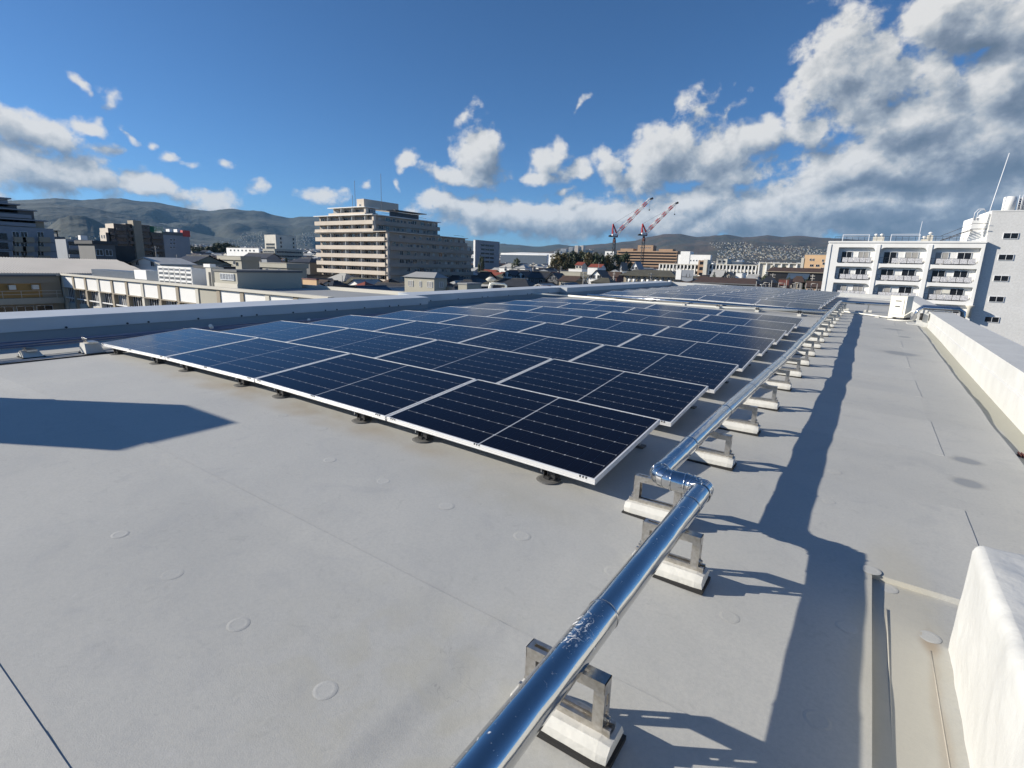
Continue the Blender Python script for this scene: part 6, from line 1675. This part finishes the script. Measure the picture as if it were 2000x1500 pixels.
for i in range(14):
    w, d = r2h.uniform(8, 13), r2h.uniform(6.5, 8.5); h = r2h.choice([5.2, 5.6, 6.0, 3.4]); rh = r2h.uniform(1.5, 2.4); hip = i % 2
    arch_.append((w, d, h, rh, hip, *house_meshes(w, d, h, rh, hip, 0)))
def objmat(o, m):
    o.material_slots[0].link = 'OBJECT'; o.material_slots[0].material = m
WALLN = {'cream': 'cream', 'bright': 'white', 'beige': 'beige', 'tan': 'tan', 'grey_wall': 'grey', 'brown_wall': 'brown', 'dark_wall': 'dark'}
ROOFN = {'tile_dark': 'black tiled', 'tile_brown': 'brown tiled', 'tile_olive': 'olive', 'tile_red': 'red', 'tile_blue': 'blue grey', 'tile_pale': 'pale'}
LM = [(-100,420,'left of the beige stair head'),(420,520,'above the beige stair head'),(520,617,'left of the big apartment block'),(617,925,'behind the big apartment block'),(925,985,'under the ribbon windowed office'),(985,1045,'below the white factory'),(1045,1085,'left of the park trees'),(1085,1150,'below the park trees'),(1150,1210,'below the left crane'),(1210,1330,'near the long olive roof'),(1330,1400,'by the rooftop sign'),(1400,1480,'before the middle school wing'),(1480,1560,'before the right school wing'),(1560,1640,'left of the white arched block'),(1640,2200,'right of the white tower')]
sun_spots = []
blocked = [(617, 930, 175, 245)]
spots2 = []
for _ in range(26000):
    px = rr.uniform(150, 1660) if rr.random() < .93 else rr.uniform(1960, 2080); d = math.sqrt(rr.uniform(135**2, 640**2))
    if px > 1960: d = rr.uniform(95, 300)
    p = ray(px, 530); hh_ = math.hypot(p.x, p.y); x, y = p.x/hh_*d/ .95, p.y/hh_*d/.95
    x, y = round(x/12)*12+rr.uniform(-1,1), round(y/10.5)*10.5+rr.uniform(-1,1)
    spots2.append((x, y))
occ = set(); hs_ = []
def near_big(x, y):
    for o in bpy.data.objects:
        pass
    return False
BIG = []
for o in list(C.objects):
    if o.type == 'EMPTY' and o.get('category') in ('apartment building','office building','school building','hospital','factory','building','house','stair tower','gymnasium','roof building','garage','storehouse','shed'):
        xs_, ys_ = [], []
        for c_ in o.children:
            if c_.type == 'MESH' and c_.name.split('.')[0] in ('wall','storey','ground_floor','body','dark_wall'):
                mw = o.matrix_basis @ c_.matrix_basis
                for v in c_.bound_box: q_ = mw @ Vector(v); xs_.append(q_.x); ys_.append(q_.y)
        if xs_: BIG.append((min(xs_)-6, max(xs_)+6, min(ys_)-6, max(ys_)+6))
for (x, y) in spots2:
    key = (round(x/12), round(y/10.5))
    if key in occ: continue
    if any(a < x < b and c_ < y < d_ for a, b, c_, d_ in BIG): continue
    occ.add(key); hs_.append((x, y))
def pix(v):
    z = v.dot(FW); return 1000+F*v.dot(RT)/z, 750-F*v.dot(UP)/z
hs_.sort(key=lambda q: q[0]**2+q[1]**2)
wallk = ['cream','cream','bright','bright','beige','tan','grey_wall','brown_wall','bright']; roofk = ['tile_dark','tile_dark','tile_dark','tile_brown','tile_brown','tile_olive','tile_red','tile_blue','tile_pale','tile_dark']
used = {}
rest = []
cnt = 0
for (x, y) in hs_:
    w, d, h, rh, hip, wm, rm = rr.choice(arch_)
    g0 = gz(x, y); topv = Vector((x, y, g0+h+rh)); px, py = pix(topv)
    vis = -40 < px < 2040
    # hidden behind our own parapets or the large near buildings
    if px < 1300: hid = py > interp(px, [0, 800, 1300], [615, 572, 549])+1
    else: hid = py > interp(px, [1300, 1800, 2000], [549, 582, 680])+1
    if px < 590: hid = hid or py > interp(px, [0, 290, 590], [505, 530, 560])
    if 1612 < px < 1960: hid = True
    if not vis or hid: continue
    rot = rr.choice([0, PI/2])+rr.uniform(-.06, .06)
    wk, rk = rr.choice(wallk), rr.choice(roofk)
    if cnt < 292:
        cnt += 1
        dist_ = math.hypot(x, y)
        lm_ = next(q for q in LM if q[0] <= px < q[1]); where = lm_[2]; th_ = ['left', 'middle', 'right'][min(2, int(3*(px-lm_[0])/(lm_[1]-lm_[0])))]
        depth = 'near' if dist_ < 230 else ('middle' if dist_ < 330 else 'far')
        size_ = 'low' if h < 4 else ('wide' if w > 11.3 else ('narrow' if w < 9.5 else 'tall' if h > 5.8 else ''))
        for try_ in range(40):
          label = ' '.join(('%s %s %s house, %s %s roof, %s, %s side' % (depth, size_, WALLN[wk], ROOFN[rk], 'hipped' if hip == 1 else 'gabled', where, th_)).split())
          if len(label.split()) > 16: label = label.replace(' roof,', ',')
          if label not in used: break
          wk, rk = rr.choice(wallk), rr.choice(roofk)
        used[label] = 1
        hn = thing('house', label, 'house', (x, y, g0), 'houses of the town beyond the roof'); hn.rotation_euler = (0, 0, rot)
        o = obj('wall', wm, hn); objmat(o, M[wk]); o = obj('roof', rm, hn); objmat(o, M[rk])
        if dist_ < 420:
            for s_ in (-1, 1):
                for (ux, zz_) in ((-.28, .9), (.22, .9), (-.25, 3.5), (.25, 3.5)):
                    if zz_ > h-1.5: continue
                    o = obj('window', window_mesh(1.6, 1.2, 'dglass'), hn); o.location = (w*ux, s_*(d/2+.03), zz_); o.rotation_euler = (0,0,0 if s_ < 0 else PI)
                if h > 4:
                    o = obj('window', window_mesh(1.2, 1.1, 'dglass'), hn); o.location = (s_*(w/2+.03), 0, 3.5); o.rotation_euler = (0,0,s_*PI/2)
    else: rest.append((x, y, g0, .98))
town_mesh('outer_houses', rest, TOWN)
# utility poles with cross arms
pm = MB(); pm.tube([(0,0,0),(0,0,11.5)], [.19,.12], 8); pole_m = pm.mesh('shaft', M['pole'])
am = MB()
for z_ in (11.0, 10.3): am.box(-1.0, 1.0, -.05, .05, z_, z_+.1)
for x in (-.85,-.3,.3,.85): am.tube([(x,0,11.1),(x,0,11.3)], .05, 6)
am.tube([(.35,0,8.7),(.35,0,9.6)], .24, 8)
arm_m = am.mesh('cross_arm', M['pole'])
pls = [(1140,532,165),(1042,512,230),(988,520,215),(1200,528,200),(1272,533,170),(1225,536,190),(1395,530,185),(1510,534,190),(1545,540,170),(1588,536,170),(1096,520,260),(668,538,165),(655,524,230),(540,520,240),(500,512,280),(575,505,300),(345,497,200),(303,480,170),(402,505,330),(1170,512,300),(1320,512,320),(1480,538,150),(1430,528,240)]
pls.sort()
ORD += ['twenty first', 'twenty second', 'twenty third', 'twenty fourth']
for i, (px, py, d) in enumerate(pls):
    top = at_d(px, py, d); 
    t = thing('utility_pole', 'x', 'utility pole', (top.x, top.y, GZ), 'utility poles in the streets of the town')
    where = next(n_ for a, b, n_ in LM if a <= px < b)
    t['label'] = 'utility pole %s, %s pole from the left' % (where, ordn(i))
    t.rotation_euler = (0,0,rr.uniform(0,3)); s = (top.z-GZ)/11.5; t.scale = (1,1,s)
    obj('shaft', pole_m, t); obj('cross_arm', arm_m, t)
for i, (px, h_) in enumerate(((1478, 12), (1492, 9), (1508, 14), (1521, 8), (1537, 15), (1553, 9), (1575, 8), (1585, 7))):
    p = at_d(px, 560-h_*.9, 120); w_ = 1.2 if i % 2 else .0
    t = thing('clothes_pole', 'thin grey pipe frame standing beyond the far parapet, %s from the left' % ordn(i), 'frame', (p.x, p.y, GZ), 'thin frames beyond the far parapet')
    mb = MB(); mb.tube([(p.x,p.y,GZ),(p.x,p.y,p.z)], .07, 6)
    if w_: mb.tube([(p.x+w_,p.y,GZ),(p.x+w_,p.y,p.z)], .07, 6); mb.tube([(p.x,p.y,p.z),(p.x+w_,p.y,p.z)], .07, 6)
    build(mb, 'post', M['pole'], t)
# housing blocks on the ridge at the centre
for i, (px, py, w_, h_) in enumerate(((1102, 486, 12, 7), (1116, 483, 8, 7), (1127, 480, 7, 10), (1137, 480, 7, 10), (1090, 491, 14, 6), (1150, 489, 10, 4))):
    bv = BVHTree.FromPolygons(hc_mb.v, hc_mb.f); hit = bv.ray_cast(Vector((0,0,0)), ray(px, max(py+h_, 493)).normalized())
    p = hit[0] if hit[0] is not None else at_d(px, 492, 3000)
    s = p.dot(FW)/1031; ztop = at_d(px, py, p.dot(FW)).z
    t = thing('tower_block', 'distant pale tower block on the central ridge, %s from the left' % ordn([1,2,3,4,0,5][i]), 'tower block', (p.x, p.y, p.z))
    bpart(t, 'wall', M['apt_band'] if i in (2, 3) else M['grey_wall'], (p.x-w_*s/2, p.x+w_*s/2, p.y-15, p.y+15, p.z-40, ztop))
    for k in range(3): bpart(t, 'window_strip', M['dark_wall'], (p.x-w_*s/2+w_*s*(.15+.28*k), p.x-w_*s/2+w_*s*(.24+.28*k), p.y-15.5, p.y-15, p.z-10, ztop-3))

# ------------------------------------------------------------ haze
HAZE = 2.7e-5
if HAZE:
    mb = MB(); mb.box(-12500, 9500, -1500, 12500, GZ-1.5, 1250)
    hz_m = bpy.data.materials.new('haze'); hz_m.use_nodes = True; t_ = hz_m.node_tree; t_.nodes.clear()
    pv = t_.nodes.new('ShaderNodeVolumePrincipled'); pv.inputs['Density'].default_value = HAZE; pv.inputs['Color'].default_value = (.31,.62,1,1); pv.inputs['Anisotropy'].default_value = 0
    oo = t_.nodes.new('ShaderNodeOutputMaterial'); t_.links.new(pv.outputs[0], oo.inputs['Volume'])
    hz = build(mb, 'haze', hz_m); stuff(hz)
